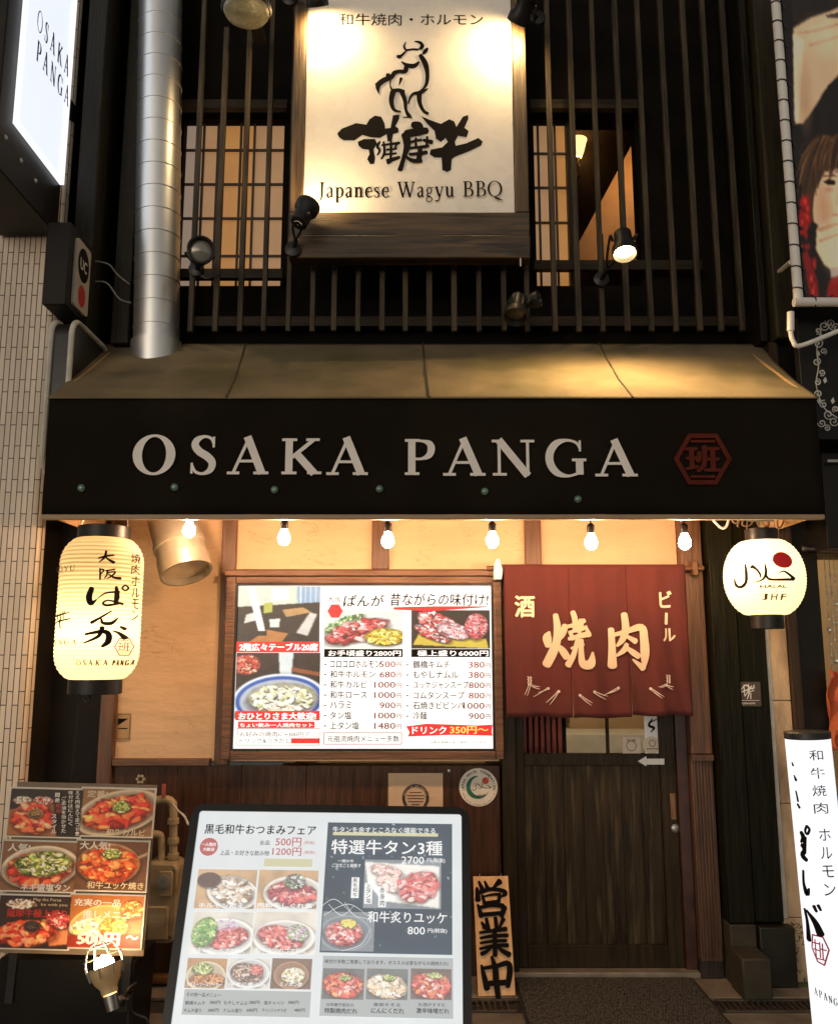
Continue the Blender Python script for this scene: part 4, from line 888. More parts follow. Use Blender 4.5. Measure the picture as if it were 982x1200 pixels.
for tx, b, bo in (('2階広々テーブル20席', (281, 753.5, 373, 763), .04), ('おひとりさま大歓迎!', (280, 834.5, 371, 843.5), .04), ('ちょい飲み一人焼肉セット', (282, 847, 367, 852), .02), ('ドリンク', (483, 851, 523, 860), .02), ('お手頃盛り2800円', (385, 762, 470, 769), .02), ('極上盛り6000円', (489, 762, 572, 769), .02)):
    s.text(tx, b, bo); s.cut('caption_lettering', bw_, t)
s = flat(Y); s.k = 31; s.text('350円〜', (527, 850.5, 572, 860), .025); s.build('yellow_lettering', E('backlit_yellow', (1, .62, .12), 1.0), t)
s = flat(Y); s.k = 1; s.rectp((380, 760.5, 472, 770)); s.cut('caption_band', ink, t); s.rectp((482, 760.5, 574, 770)); s.build('caption_band', ink, t)

# ------------------------------------------------------------------ curtain over the door
RodY = -.115
t = thing('curtain_rod', 'wooden curtain rod on small brackets above the sliding door', 'rod', (.9, -.06, 1.91))
za = at(585, 666, RodY).z; zb_ = at(822, 668, RodY).z
m = MB(); m.cyl((at(570,667,RodY).x, RodY, za), (at(824,668,RodY).x, RodY, za), .0125, n=14); m.build('pole', brown_h, t)
for x in (583, 813.5):
    X = at(x, 667, RodY).x; m = MB(); m.box(X-.012, X+.012, RodY-.018, RodY+.07, za-.035, za+.035) if x > 600 else m.prism([(X-.02, za-.055), (X+.018, za-.055), (X+.024, za-.01), (X+.008, za+.045), (X-.006, za+.045), (X-.02, za)], RodY-.02, RodY+.06)
    m.build('bracket', brown_v if x > 600 else white_paint, t, bevel=.004)
N = thing('door_curtain', 'dark red split door curtain with cream yakiniku brush characters', 'curtain', (.9, RodY, 1.9))
nx0, nx1 = at(590, 750, RodY).x+.004, at(805, 750, RodY).x; nz1 = za+.016; nz0 = at(700, 839, RodY-.01).z
cuts = [at(668, 780, RodY).x, at(736.5, 780, RodY).x]; zs = at(700, 783, RodY).z
def fold(x, z):
    q = (nz1-z)/(nz1-nz0); return RodY-.022-.016*q*sin((x-nx0)*16+.6+z*1.5)-.008*q*sin((x-nx0)*41+1+z*2)-.010*q*q-.003*sin(x*90+z*14)*q-.0035*sin((x-nx0)*62)*(1-q)
cloth = M('red_cloth', (.094, .0165, .0125), .9, var=.16, scale=5, bump=.25, bscale=260)
cols = 81; ed = [nx0]+cuts+[nx1]
m = MB(); rows = 26
for pi_ in range(3):
    a, b = ed[pi_], ed[pi_+1]; nn = 26; vv = []
    for j in range(rows+1):
        z = nz1+(nz0-nz1)*j/rows
        for i in range(nn+1):
            f = i/nn; x = a+(b-a)*f
            if z < zs: q = (zs-z)/(zs-nz0); x = (a+(b-a)*(.5+(f-.5)*(1-.014*q))); 
            yy = fold(x, z) - (0.004*((zs-z)/(zs-nz0))*(1 if pi_ == 1 else 0) if z < zs else 0)
            vv.append((x, yy, z+(-.007 if pi_ == 1 else .004*(pi_-1))*max(0, (zs-z)/(zs-nz0))-.003*sin(x*30)*max(0, (zs-z)/(zs-nz0))))
    m.add(vv, [(j*(nn+1)+i, (j+1)*(nn+1)+i, (j+1)*(nn+1)+i+1, j*(nn+1)+i+1) for j in range(rows) for i in range(nn)])
o = m.build('cloth', cloth, N); sd = o.modifiers.new('thickness', 'SOLIDIFY'); sd.thickness = .002; sd.offset = 1
def nsheet(): return Sheet(lambda x, z, k: (x, fold(x, z)-.0075-k*EPS, z), lambda a, b: (lambda p: (p.x, p.z))(at(a, b, RodY-.02)))
o = (600, 680); k = 4.91
YAKI = (([(212,298),(200,330),(205,378)],[14,50,34]), ([(246,200),(258,290),(250,360),(226,425),(196,486)],[30,46,46,52,48]), ([(302,262),(288,308),(262,348)],[36,34,14]), ([(256,372),(285,405),(310,442)],[16,42,44]),
        ([(312,268),(360,255),(412,232)],[20,24,26]), ([(345,184),(358,230),(356,290)],[30,34,26]), ([(322,300),(390,285),(412,272)],[16,20,24]), ([(395,232),(380,300)],[36,26]), ([(420,262),(436,318)],[10,34]), ([(322,338),(380,322),(440,308)],[20,28,34]), ([(330,300),(345,340)],[22,22]),
        ([(370,340),(350,425),(316,488)],[22,30,40]), ([(392,345),(392,420),(402,482),(448,478),(458,415)],[30,34,44,52,14]), ([(335,392),(405,368)],[14,20]))
NIKU = (([(566,282),(572,380),(574,494)],[34,40,54]), ([(568,318),(650,296),(736,272),(752,340),(756,430),(750,512)],[22,28,42,46,48,14]), ([(690,456),(748,505)],[10,40]), ([(640,196),(648,280),(630,340),(598,378)],[38,44,36,14]), ([(655,322),(705,352)],[18,34]), ([(655,368),(640,400),(598,434)],[26,32,14]), ([(650,385),(690,415),(722,438)],[20,34,34]))
s = nsheet()
for p, ww in YAKI+NIKU: s.stroke(p, ww, o, k)
cream = M('cream_print', (.62, .49, .33), .8, var=.05); s.build('large_characters', cream, N)
s = nsheet(); s.text('酒', (602.5, 697.5, 626.5, 724), .035); s.cut('small_character', M('pale_print', (.74, .62, .45), .8, var=.05), N)
s.text('ビ', (771, 692, 786.5, 713), .04); s.stroke([(780,719),(779.5,731)], [3.4,3.8], (0,0), 1); s.text('ル', (775, 736, 790.5, 752), .035)
s.build('small_characters', M('pale_print', (.74, .62, .45), .8, var=.05), N)
s = nsheet(); ndl = [((600+x/k, 680+y/k), (600+a/k, 680+b/k)) for (x, y), (a, b) in (((95,600),(70,658)),((104,605),(84,664)),((110,602),(160,612)),((108,608),(160,626)),((206,618),(122,670)),((206,626),(150,645)),((262,632),(196,704)),((262,640),(216,714)),((382,656),(455,704)),((382,664),(448,718)),((464,636),(552,668)),((464,646),(540,686)),((612,612),(520,665)),((608,628),(540,654)),((788,618),(860,668)),((788,626),(848,676)),((872,596),(826,612)),((872,604),(838,616)),((880,600),(920,612)),((880,606),(916,628)))]
for a, b in ndl: s.stroke([a, ((a[0]+b[0])/2, (a[1]+b[1])/2+.5), b], [.9, 1.0, .5], (0, 0), 1)
for x, y in ((95,600),(206,622),(262,638),(384,660),(466,640),(608,620),(786,622),(876,602)): s.disc(600+x/k, 680+y/k, 1.6)
for x, y, sg in ((95,575,-1),(884,565,1)):
    for i in range(3):
        for j in range(2): s.stroke([(x-10+14*j, y-22+16*i), (x-2+14*j, y-14+16*i), (x-6+14*j, y-4+16*i)], [3, 8, 3], o, k)
s.build('pine_motif', M('pale_print2', (.66, .56, .48), .8), N)

# ------------------------------------------------------------------ things fixed to the wall by the door
t = thing('paper_notice', 'pale brown square notice with a round black stamp on the dark panelling', 'notice', (-.05, -.02, .85))
s = flat(-.019, .003); x0, x1, z0, z1 = rect(455, 906, 519, 966, -.02); m = MB(); m.box(x0, x1, -.022, -.0185, z0, z1); m.build('sheet', M('tan_paper', (.66, .48, .32), .65, var=.06), t)
s = flat(-.022); s.circ(487, 935, 15.8, 3.6); s.build('stamp', M('stamp_ink', (.05, .04, .04), .6), t)
s = flat(-.0225); s.arctext('MUSLIM FRIENDLY', 487, 935, 13.2, 3, -80, 80); s.arctext('WELCOME', 487, 935, 13.2, 3, 235, 125, 0, True); s.build('stamp_lettering', M('tan_print', (.66, .48, .32), .65), t)
s = flat(-.022); 
for y, w_ in ((928, 7), (931.5, 10), (935, 10), (938.5, 9), (942, 5)): s.rectp((487-w_, y, 487+w_, y+1.1))
s.build('stamp_lines', M('brown_print', (.16, .07, .05), .65), t)
t = thing('round_certificate', 'round white sticker with green crescent, Arabic writing and JAPAN HALAL FOUNDATION round its rim', 'sticker', (.34, -.02, .85))
s = flat(-.0195, .001); cx, cy = 560.5, 922.5; s.disc(cx, cy, 22.5, None, 48); s.build('disc', M('cert_white', (.82, .76, .66), .5, var=.03), t)
s = flat(-.0205); s.arctext('JAPAN HALAL FOUNDATION', cx, cy, 18.3, 3.4, -105, 100, .01); s.k -= 20; s.arctext('JAPAN HALAL FOUNDATION', cx+.25, cy, 18.3, 3.4, -105, 100, .01); s.arctext('JAPAN HALAL FOUNDATION CERTIFIED', cx, cy, 19.6, 1.9, 255, 108, 0, True); s.text('JHF', (559, 930.5, 569, 933.5), .01, .15)
o = (850, 620); 
for pts, ws in (([(222,400),(236,500),(232,610),(175,668),(120,645),(100,565)],[20,24,24,26,20,8]), ([(300,432),(345,455),(390,510),(405,560)],[36,22,20,16]), ([(450,398),(462,500),(425,580),(312,616)],[18,24,20,10]), ([(458,520),(490,568),(560,582),(780,580)],[18,24,24,28]), ([(604,512),(660,484),(720,515),(788,575)],[12,18,26,30])):
    s.stroke([(a-445, b-540) for a, b in pts], ws, (564, 921.5), 31)
s.build('writing', ink, t)
s = flat(-.0205); q = []
for i in range(25): a = rad(-40+i*(-230/24)); q.append((cx-.5+13.8*cos(a+rad(0)), cy-13.8*sin(a)*1))
q = [(cx-.8+13.6*cos(rad(a)), cy+13.6*sin(rad(a))) for a in np.linspace(20, 265, 26)]+[(cx+2.2+11.6*cos(rad(a)), cy-1.2+11.6*sin(rad(a))) for a in np.linspace(255, 28, 26)]
s.poly(q); s.build('crescent', M('cert_green', (.02, .14, .085), .5), t)
s = flat(-.0208); s.disc(568.8, 914.8, 4); s.build('red_dot', M('cert_red', (.5, .06, .03), .5), t)
a = at(526, 903, -.02); t = thing('cable_clip', 'tiny white cable clip on the panelling between notice and round sticker', 'clip', (a.x, -.02, a.z)); m = MB(); m.box(a.x-.006, a.x+.006, -.028, -.0185, a.z-.006, a.z+.006); m.cyl((a.x-.004, -.0285, a.z), (a.x+.004, -.0285, a.z), .003); m.build('clip', white_paint, t, bevel=.002)
t = thing('wall_sticker', 'small square sticker with a dark triangle on the ochre plaster', 'sticker', at(145, 851, 0))
x0, x1, z0, z1 = rect(137, 835, 154, 868, 0); m = MB(); m.box(x0, x1, -.004, -.0005, z0, z1); m.build('plate', M('sticker_tan', (.42, .27, .12), .5, var=.05), t)
s = flat(-.004); s.poly([(139,842),(151,842),(139,850)]); s.rectp((139,853,150,854.2)); s.frame((138, 837, 153, 866), .5); s.build('print', ink, t)
t = thing('flower_vent', 'small pierced flower shaped vent on the panelling below the plaster', 'vent', at(165, 913, -.02))
a = at(165, 913, -.018); m = MB(); vent_m = M('vent_pale', (.42, .36, .24), .5)
for i in range(6): th = pi/3*i; m.lathe((a.x+.016*cos(th), -.0185, a.z+.016*sin(th)), (0,-1,0), [(.0078, 0), (.006, .004), (.001, .005)], 10)
m.build('petals', vent_m, t)
t = thing('wall_plaque', 'small dark square plaque with a white brush character on the black pillar', 'plaque', at(877, 813, -.115))
x0, x1, z0, z1 = rect(861, 799, 891, 828, -.118); m = MB(); m.box(x0, x1, -.123, -.1155, z0, z1); m.build('plate', M('plaque_brown', (.075, .058, .04), .4, var=.15), t, bevel=.002)
s = flat(-.1232)
for pts, ws in (([(868,808),(873,803),(879,806)],[.8,1.6,.8]), ([(866,812),(876,808),(884,806)],[.8,1.5,1]), ([(871,803),(872,815)],[1.2,1]), ([(876,802),(877,812),(875,819)],[1.3,1.6,1]), ([(880,804),(872,816)],[1.4,.8]), ([(877,811),(883,809)],[1.2,1]), ([(879,812),(879,819)],[1.2,1.2]), ([(883,803),(881,808)],[1.4,.8])): s.stroke(pts, ws, (0, 0), 1)
s.rectp((864, 820.5, 889, 821)); s.text('KIWAMI', (868, 823, 884, 825.5), .01); s.build('lettering', white_paint, t)

# ------------------------------------------------------------------ open-for-business board
x0, x1, z0, z1 = rect(554, 1026, 604, 1176, -.16)
a = at(553.5, 1026, -.075); b = at(560.5, 1168, -.25); c = at(604, 1168, -.25); tl_ = math.atan2(.165, a.z-.024)
t = thing('wooden_board', 'upright wooden board painted with black characters leaning against the door jamb', 'board', ((b.x+c.x)/2, -.25, .024), (-tl_, rad(-.9), 0))
wd = (c.x-b.x); hh = (a.z-.024)/cos(tl_)
bw = wood('board_wood', (.95, .54, .25), var=.15, rough=.5)
m = MB(); m.box(-wd/2, wd/2, 0, .022, 0, hh); m.build('board', bw, t, local=True, bevel=.002)
s = panel(t); o = (545, 1020); k = 7.5
for p, ww in (([(120,98),(150,165)],[20,38]), ([(172,96),(195,155)],[16,34]), ([(305,96),(240,158)],[48,14]), ([(104,155),(112,262)],[26,46]), ([(112,200),(220,166),(325,178),(352,205),(310,235)],[34,30,32,36,8]), ([(152,222),(170,292)],[26,28]), ([(150,234),(230,214),(310,212)],[14,18,26]), ([(305,212),(290,288)],[28,30]), ([(165,288),(295,272)],[26,26]),
              ([(112,302),(142,402)],[20,42]), ([(125,328),(230,306),(335,312)],[26,30,38]), ([(345,322),(318,405)],[44,36]), ([(145,390),(320,376)],[32,32]),
              ([(186,424),(208,535)],[26,36]), ([(265,416),(278,525)],[30,36]), ([(142,455),(178,505)],[18,36]), ([(335,425),(300,505)],[36,18]), ([(128,548),(240,532),(360,515)],[20,26,36]), ([(150,505),(215,520)],[12,16]), ([(132,596),(240,578),(372,572)],[20,26,30]), ([(132,640),(250,622),(360,618)],[18,24,26]), ([(128,690),(250,664),(375,658)],[20,26,32]), ([(258,520),(262,748)],[34,40]), ([(235,672),(190,712),(142,735)],[16,28,34]), ([(282,672),(330,710),(388,742)],[16,34,44]),
              ([(142,835),(165,930),(192,1040)],[20,40,52]), ([(150,862),(270,842),(370,818),(392,880),(372,1020)],[26,32,44,50,40]), ([(190,995),(370,985)],[40,44]), ([(232,760),(262,860),(272,980),(290,1120)],[24,46,50,44])):
    s.stroke(p, [a*1.22 for a in ww], o, k)
s.build('characters', ink, t, local=True)
m = MB()
for x in (-.05, .05): m.cyl((x, .011, hh), (x, .011, hh+.012), .0025, n=6)
m.build('nails', grey_metal, t, local=True)

# ------------------------------------------------------------------ doormat and drain
t = thing('doormat', 'ribbed dark grey doormat in front of the sliding door', 'mat', (.9, -.3, .022))
a = at(607, 1139, .0); x0, x1 = .44, 1.26; y1 = -.058; y0 = -.62
mm, n_, b_, L_ = nodes('mat_weave'); tc = n_.nodes.new('ShaderNodeTexCoord'); wv = n_.nodes.new('ShaderNodeTexVoronoi'); wv.inputs['Scale'].default_value = 95; wv.inputs['Randomness'].default_value = .6
mp = n_.nodes.new('ShaderNodeMapping'); mp.inputs['Scale'].default_value = (1, .55, 1); mp.inputs['Rotation'].default_value = (0, 0, .5); L_.new(tc.outputs['Object'], mp.inputs[0]); L_.new(mp.outputs[0], wv.inputs['Vector'])
cr = n_.nodes.new('ShaderNodeValToRGB'); cr.color_ramp.elements[0].color = (.15, .135, .105, 1); cr.color_ramp.elements[1].color = (.012, .011, .010, 1); cr.color_ramp.elements[1].position = .6; L_.new(wv.outputs['Distance'], cr.inputs[0]); L_.new(cr.outputs[0], b_.inputs['Base Color']); b_.inputs['Roughness'].default_value = .8
bpn = n_.nodes.new('ShaderNodeBump'); bpn.inputs['Strength'].default_value = .8; bpn.inputs['Distance'].default_value = .006; bpn.invert = True; L_.new(wv.outputs['Distance'], bpn.inputs['Height']); L_.new(bpn.outputs[0], b_.inputs['Normal'])
m = MB(); m.box(x0+.012, x1-.012, y0+.012, y1-.012, .023, .034); m.build('pile', mm, t, bevel=.003)
m = MB()
for b in ((x0, x0+.0115, y0, y1), (x1-.0115, x1, y0, y1), (x0+.0115, x1-.0115, y0, y0+.0115), (x0+.0115, x1-.0115, y1-.0115, y1)): m.box(b[0], b[1], b[2], b[3], .0228, .031)
m.build('edging', M('mat_rubber', (.015, .015, .014), .6), t, bevel=.003)
dg = M('drain_steel', (.10, .085, .065), .5, .6, var=.3)
for nm, lab, a0, a1 in (('drain_grate', 'rusty drain grating in the ground left of the doormat by the wooden board', -.9, .42), ('drain_grate', 'rusty drain grating in the ground at the foot of the stone pillar bases', 1.29, 2.2)):
    t = thing(nm, lab, 'drain grate', ((a0+a1)/2, -.33, .003), group='drain gratings along the front')
    m = MB(); m.box(a0, a1, -.395, -.38, .004, .019); m.box(a0, a1, -.281, -.266, .004, .019); m.build('rail', dg, t, bevel=.002)
    m = MB(); x = a0+.01
    while x < a1-.01: m.box(x, x+.008, -.3795, -.2815, .006, .016); x += .026
    m.build('bars', dg, t)

# ------------------------------------------------------------------ lit menu stand in the street
W_, Hh, tilt = .955, .672, rad(19.5)
bz = .335; t = thing('menu_stand', 'black framed lit menu stand with meat dish photos standing in front of the door', 'menu sign', (-.312, -1.385, bz), (-tilt, rad(.35), rad(-2.2)))
fw = .022
def rrect(x0, x1, z0, z1, r, n=6):
    out = []
    for cx_, cz_, a in ((x1-r, z1-r, 0), (x0+r, z1-r, 90), (x0+r, z0+r, 180), (x1-r, z0+r, 270)):
        out += [(cx_+r*cos(rad(a+90*i/n)), cz_+r*sin(rad(a+90*i/n))) for i in range(n+1)]
    return out
m = MB(); o_ = rrect(-W_/2-.006, W_/2+.006, -.02, Hh+.006, .05); i_ = rrect(-W_/2+fw, W_/2-fw, .005, Hh-.018, .012); n = len(o_)
vs_ = [(x, 0, z) for x, z in o_]+[(x, 0, z) for x, z in i_]+[(x, .035, z) for x, z in o_]+[(x, .012, z) for x, z in i_]
fs_ = []
for i in range(n):
    j = (i+1) % n; fs_ += [(i, j, n+j, n+i), (i, 2*n+i, 2*n+j, j), (n+i, n+j, 3*n+j, 3*n+i)]
fs_.append(tuple(2*n+i for i in range(n))); m.add(vs_, fs_); m.build('frame', M('gloss_black', (.006, .006, .0065), .3, var=.1, coat=.1, spec=.3), t, local=True)
m = MB(); x0, x1, z0, z1 = -W_/2+fw+.0006, W_/2-fw-.0006, .0056, Hh-.0186; m.box(x0, x1, .006, .0115, z0, z1); lp = E('led_panel', (.80, .85, .87), .72, .10); lp.node_tree.nodes['Principled BSDF'].inputs['Coat Weight'].default_value = .4
m.build('panel', lp, t, local=True)
m = MB()
for x in (-.40, .40):
    m.tube([(x, .03, .55), (x, .035, -.02), (x*1.02, .02, -.36)], .012, 8, False); m.tube([(x, .03, .5), (x, .38, -.24)], .010, 8, False)
m.tube([(-.40, .02, -.10), (.40, .02, -.10)], .010, 8, False); m.build('stand_legs', black_metal, t, local=True)
O4 = (190, 930); K4 = 2.654
def z4(x0, y0, x1, y1): return (O4[0]+x0/K4, O4[1]+y0/K4, O4[0]+x1/K4, O4[1]+y1/K4)
ledp = photo_mat('led_photo', .72, .25, .25)
s0 = panel(t, .006, .0004); s0.k = 2
X0, Z0, X1, Z1 = s0.box2(z4(503, 92, 902, 498)); pc = Pic(64, 64, (86, 95, 105), 4); pc.specks(.5, .5, .55, .55, (150,165,180), 90, .008); pc.blend(np.clip((pc.Y-.85)*6, 0, 1)*.3, (90,110,130))
pc.build('dark_poster', lambda x, z: s0.fn(x, z, 0), X0, Z0, X1, Z1, ledp, t, True)
def pic4(bx, pc):
    pc.grain(8); pc.a = pc.a*.60+np.array((222, 226, 228))*.40  # washed-out glare over the lit panel, blended into the print colours
    pphoto(pc, z4(*bx), s1, 'photo', t, ledp, None, True)
s1 = panel(t, .006, .0004); s1.k = 0
_f = s1.fn; s1.fn = lambda x, z, k: _f(x, z, 8)
wood_bg = (190, 140, 90)
def D(seed, bg, plate, food, pl=(.5,.55,.46,.4,0), fo=(.5,.52,.34,.28,.1), gar=None, nx=52, ny=36):
    pc = Pic(nx, ny, bg, seed); pc.blend(np.clip(pc.noise(3)-.4, 0, .4), tuple(c*.6 for c in bg))
    if plate: pc.dish(*pl, plate)
    pc.food(*fo, food, 9)
    if gar: pc.food(*gar[0], gar[1], 10)
    return pc
pic4((107, 236, 292, 358), D(11, wood_bg, (240,235,225), OFFAL, (.62,.6,.44,.42,.2), (.62,.55,.36,.36,.3)).dish(.2,.28,.2,.2,0,(60,30,22)))
pic4((298, 238, 484, 358), D(12, wood_bg, (235,230,220), RAW+[(120,20,35)], (.6,.6,.5,.45,0), (.58,.6,.42,.32,.1), ((.62,.3,.18,.2,0), [(40,20,40),(90,60,90),(60,110,50),(210,220,200)])))
pic4((92, 368, 281, 498), D(13, (220,215,200), (245,245,240), RAW+[(130,40,35)], (.55,.6,.5,.45,0), (.62,.62,.34,.24,-.2), ((.22,.5,.2,.36,.3), [(90,140,50),(180,200,110),(60,110,40)])).specks(.6,.3,.2,.14,(190,150,190),20,.03))
pic4((284, 368, 478, 498), D(14, (225,215,200), (245,240,235), RAW, (.5,.62,.5,.42,0), (.45,.62,.38,.28,.2), ((.72,.5,.18,.2,.3), [(160,120,150),(220,210,200),(110,140,80)])))
pic4((76, 512, 200, 606), D(15, (170,110,60), (215,190,150), [(150,70,30),(200,120,60),(110,50,20)], (.5,.6,.5,.5,0), (.55,.7,.45,.22,0), ((.4,.35,.26,.2,0), GRN)))
pic4((204, 513, 336, 606), D(16, (205,200,190), (225,225,225), [(90,60,50),(150,110,95),(60,40,35),(200,170,150)], (.5,.5,.5,.5,0), (.45,.5,.38,.34,.2), ((.68,.38,.16,.18,0), RAW)))
pic4((340, 513, 465, 608), D(17, (90,60,45), (150,100,70), CAB+[(160,130,80)], (.5,.55,.44,.46,0), (.55,.55,.3,.26,0)))
pic4((499, 544, 628, 640), D(18, (70,72,75), None, RED+RAW, fo=(.5,.55,.5,.42,.1), gar=((.55,.3,.14,.1,0), GRN)))
pic4((636, 545, 764, 641), D(19, (75,78,80), None, [(230,210,180),(210,170,130),(240,225,205),(190,140,100)], fo=(.5,.58,.5,.4,.1), gar=((.55,.3,.15,.1,0), GRN)))
pic4((773, 545, 900, 641), D(20, (80,60,58), None, RED+RAW, fo=(.5,.56,.52,.42,.1), gar=((.6,.22,.2,.1,0), GRN)))
pc = Pic(64, 44, (86, 95, 105), 21); pc.poly([(0,.05),(.98,.12),(.98,.98),(.25,.85),(.05,.5)], (235,232,226), 2); pc.food(.3,.25,.22,.14,.3,[(230,170,160),(245,215,205),(215,140,130)],9); pc.food(.35,.5,.2,.16,.4,[(235,190,180),(250,225,215),(225,160,150)],9); pc.food(.7,.55,.28,.30,-.5,RAW+[(235,150,150)],7)
pic4((628, 207, 868, 358), pc)
pc = Pic(56, 44, (86, 95, 105), 22); pc.blend(pc.ell(.45,.55,.5,.46,0,.1), (120,130,140)); pc.blend(pc.ell(.45,.55,.46,.42,0,.1), (75,88,105)); pc.food(.42,.55,.36,.32,0,RAW+[(240,170,170)],8); pc.food(.5,.3,.16,.12,0,[(240,200,60),(230,170,40),(180,200,80)],8)
pic4((498, 368, 660, 490), pc)
s = panel(t, .006, .0004); s.k = 14; gi = M('led_ink', (.02, .02, .03), .5)
s.text('黒毛和牛おつまみフェア', z4(134, 97, 480, 128), .014); s.cut('heading', gi, t, True)
s.text('全品', z4(304, 146, 336, 160)); s.text('上品・お好きな飲み物', z4(182, 177, 334, 193)); s.cut('offer_lettering', gi, t, True)
s.text('その他一品メニュー', z4(78, 619, 184, 632))
for i, (a, b) in enumerate((('鶴橋キムチ','塩380円'), )): pass
for x, w__, a in ((74, 62, '鶴橋キムチ'), (194, 74, 'もやしナムル'), (318, 62, '塩キャベツ')): s.text(a, z4(x, 645, x+w__, 657))
for x, w__, a in ((70, 54, 'キムチ盛り'), (192, 58, 'ナムル盛り'), (312, 76, 'チャンジャサラダ')): s.text(a, z4(x, 668, x+w__, 680))
for x, y, a in ((150, 644, '380円'), (272, 644, '380円'), (393, 644, '380円'), (145, 668, '680円'), (265, 668, '680円'), (412, 668, '480円')): s.text(a, z4(x, y, x+33, y+11))
s.cut('side_dish_list', gi, t, True); s.text('味付け多数ご用意しております。オススメは昔ながらの焼肉たれ!', z4(507, 519, 890, 532)); s.cut('sauce_heading', gi, t, True)
for x, a, b in ((500, '35年継ぎ秘伝の', '特製焼肉だれ'), (645, '食欲そそる', 'にんにくだれ'), (785, 'お酒がすすむ', '激辛味噌だれ')):
    s.text(a, z4(x+12, 651, x+96, 662)); s.text(b, z4(x+6, 667, x+108, 684), .008); s.cut('sauce_lettering', gi, t, True)
s = panel(t, .006, .0004); s.k = 14; s.text('500円', z4(354, 137, 434, 165), .01); s.text('1200円', z4(344, 168, 434, 194), .01); s.text('(税抜)', z4(442, 148, 476, 160)); s.text('(税抜)', z4(442, 178, 476, 190)); s.cut('offer_prices', E('led_red', (.62, .20, .20), .6), t, True); s.disc(*z4(147, 166, 0, 0)[:2], 28/K4); s.build('red_disc', E('led_red', (.62, .20, .20), .6), t, local=True)
s = panel(t, .006, .0004); s.k = 40; wi = E('led_white', (.92, .93, .93), .78)
s.text('一人焼肉', z4(126, 153, 170, 165), .02); s.text('大歓迎', z4(130, 169, 166, 180), .02); s.cut('disc_lettering', wi, t, True)
s.text('牛タンを余すところなく堪能できる', z4(532, 106, 850, 124), .01); s.cut('poster_heading', wi, t, True); s.text('特選牛タン3種', z4(528, 146, 872, 192), .014); s.text('2700', z4(745, 197, 815, 220), .008); s.text('円(税抜)', z4(824, 202, 880, 218), .01); s.cut('poster_title', wi, t, True)
s.text('一頭の牛', z4(548, 206, 598, 216), .01); s.text('ご注文ごと裁断す', z4(530, 219, 620, 231), .01); s.cut('poster_note', wi, t, True); s.text('和牛炙りユッケ', z4(640, 368, 886, 404), .01); s.text('800', z4(764, 415, 818, 439), .008); s.text('円(税抜)', z4(826, 420, 886, 436), .01); s.cut('poster_title', wi, t, True)
for x, y, a in ((590, 262, '黒毛和牛'), (631, 280, '上タン'), (674, 290, '赤身肉')): s.rectp(z4(x, y, x+24, y+64)); s.cut('name_strip', wi, t, True)
for b, a in (((118, 341, 258, 357), 'ホルモン和え'), ((300, 341, 470, 357), '肉和牛しぐれ煮'), ((96, 480, 262, 497), '和牛レバーのゴマ和え'), ((292, 480, 452, 497), '和牛ハツのゴマ和え'), ((82, 586, 190, 600), 'カギューソースソーサー'), ((214, 586, 326, 601), '牛すじ煮込み'), ((370, 586, 440, 600), 'ミノポン酢')): s.text(a, z4(*b), .02); s.cut('caption_lettering', wi, t, True)
for p, q, r_ in (((498,352),(540,330),(590,372)), ((520,345),(560,380),(600,350)), ((505,380),(580,345),(640,380)), ((560,490),(620,470),(650,420)), ((570,340),(600,380),(640,390))): s.stroke([p, q, r_], [1.2, 1.6, .8], O4, K4)
s.build('drawn_lines', wi, t, local=True)
s = panel(t, .006, .0004); s.k = 70
for x, y, a in ((590, 262, '黒毛和牛'), (631, 280, '上タン塩'), (674, 290, '赤身肉')): s.vtext(a, z4(x+5, y+2, x+19, y+62)); s.cut('strip_lettering', gi, t, True)
s = panel(t, .006, .0004); s.k = 10; s.rectp(z4(318, 203, 468, 228)); s.cut('cream_band', E('led_cream', (.74, .72, .50), .66), t, True); s.rectp(z4(532, 122, 858, 132)); s.build('cream_band', E('led_cream', (.74, .72, .50), .66), t, local=True)
s = panel(t, .006, .0004); s.k = 6; s.rectp(z4(66, 612, 462, 692)); s.cut('grey_ground', E('led_grey', (.62, .67, .68), .56), t, True); s.rectp(z4(495, 508, 905, 696)); s.build('grey_ground', E('led_grey', (.62, .67, .68), .56), t, local=True)
pt_ = at(215, 953, -1.1)
t = thing('power_cable', 'white cable looping down to the top left corner of the lit menu stand', 'cable', at(206, 945, -.5)); m = MB(); m.tube([at(203, 942, -.3), at(209, 950, -.5), at(216, 956, -.75), at(221, 966, -1.0)], .004, 6); m.build('cable', cable_w, t)

# ------------------------------------------------------------------ menu board of six cards with its clamp lamp
Yb = -.78; a = at(0, 1113, Yb); b = at(163, 1113, Yb); tl = at(20, 923, Yb)
T = thing('menu_board', 'board of six glossy meat dish cards on a dark stand at the left edge', 'menu sign', ((a.x+b.x)/2, Yb, a.z), (rad(-1.5), rad(1.4), 0), )
hx = (b.x-a.x)/2; hz = tl.z-a.z
m = MB(); m.box(-hx-.006, hx+.016, .012, .02, -.02, hz+.012); m.build('backing', M('backing_board', (.20, .14, .09), .5, var=.2), T, local=True)
m = MB(); m.box(-hx-.01, hx-.02, .03, .30, -a.z+.03, -.045); m.build('stand_body', M('stand_black', (.006, .005, .004), .5, var=.3, spec=.15), T, local=True, bevel=.006)
m = MB()
for x in (-hx+.03, hx-.06): m.box(x, x+.03, .021, .029, -.2, hz*.8)
m.build('uprights', black_metal, T, local=True)
glossy = photo_mat('glossy_card', 0, 1, .45, .0)
cw = M('card_white', (.70, .66, .58), .3, var=.04)
O3 = (0, 900); K3 = 4.0
def z3(x0, y0, x1, y1): return (x0/K3, 900+y0/K3, x1/K3, 900+y1/K3)
sB = panel(T, 0, 0)
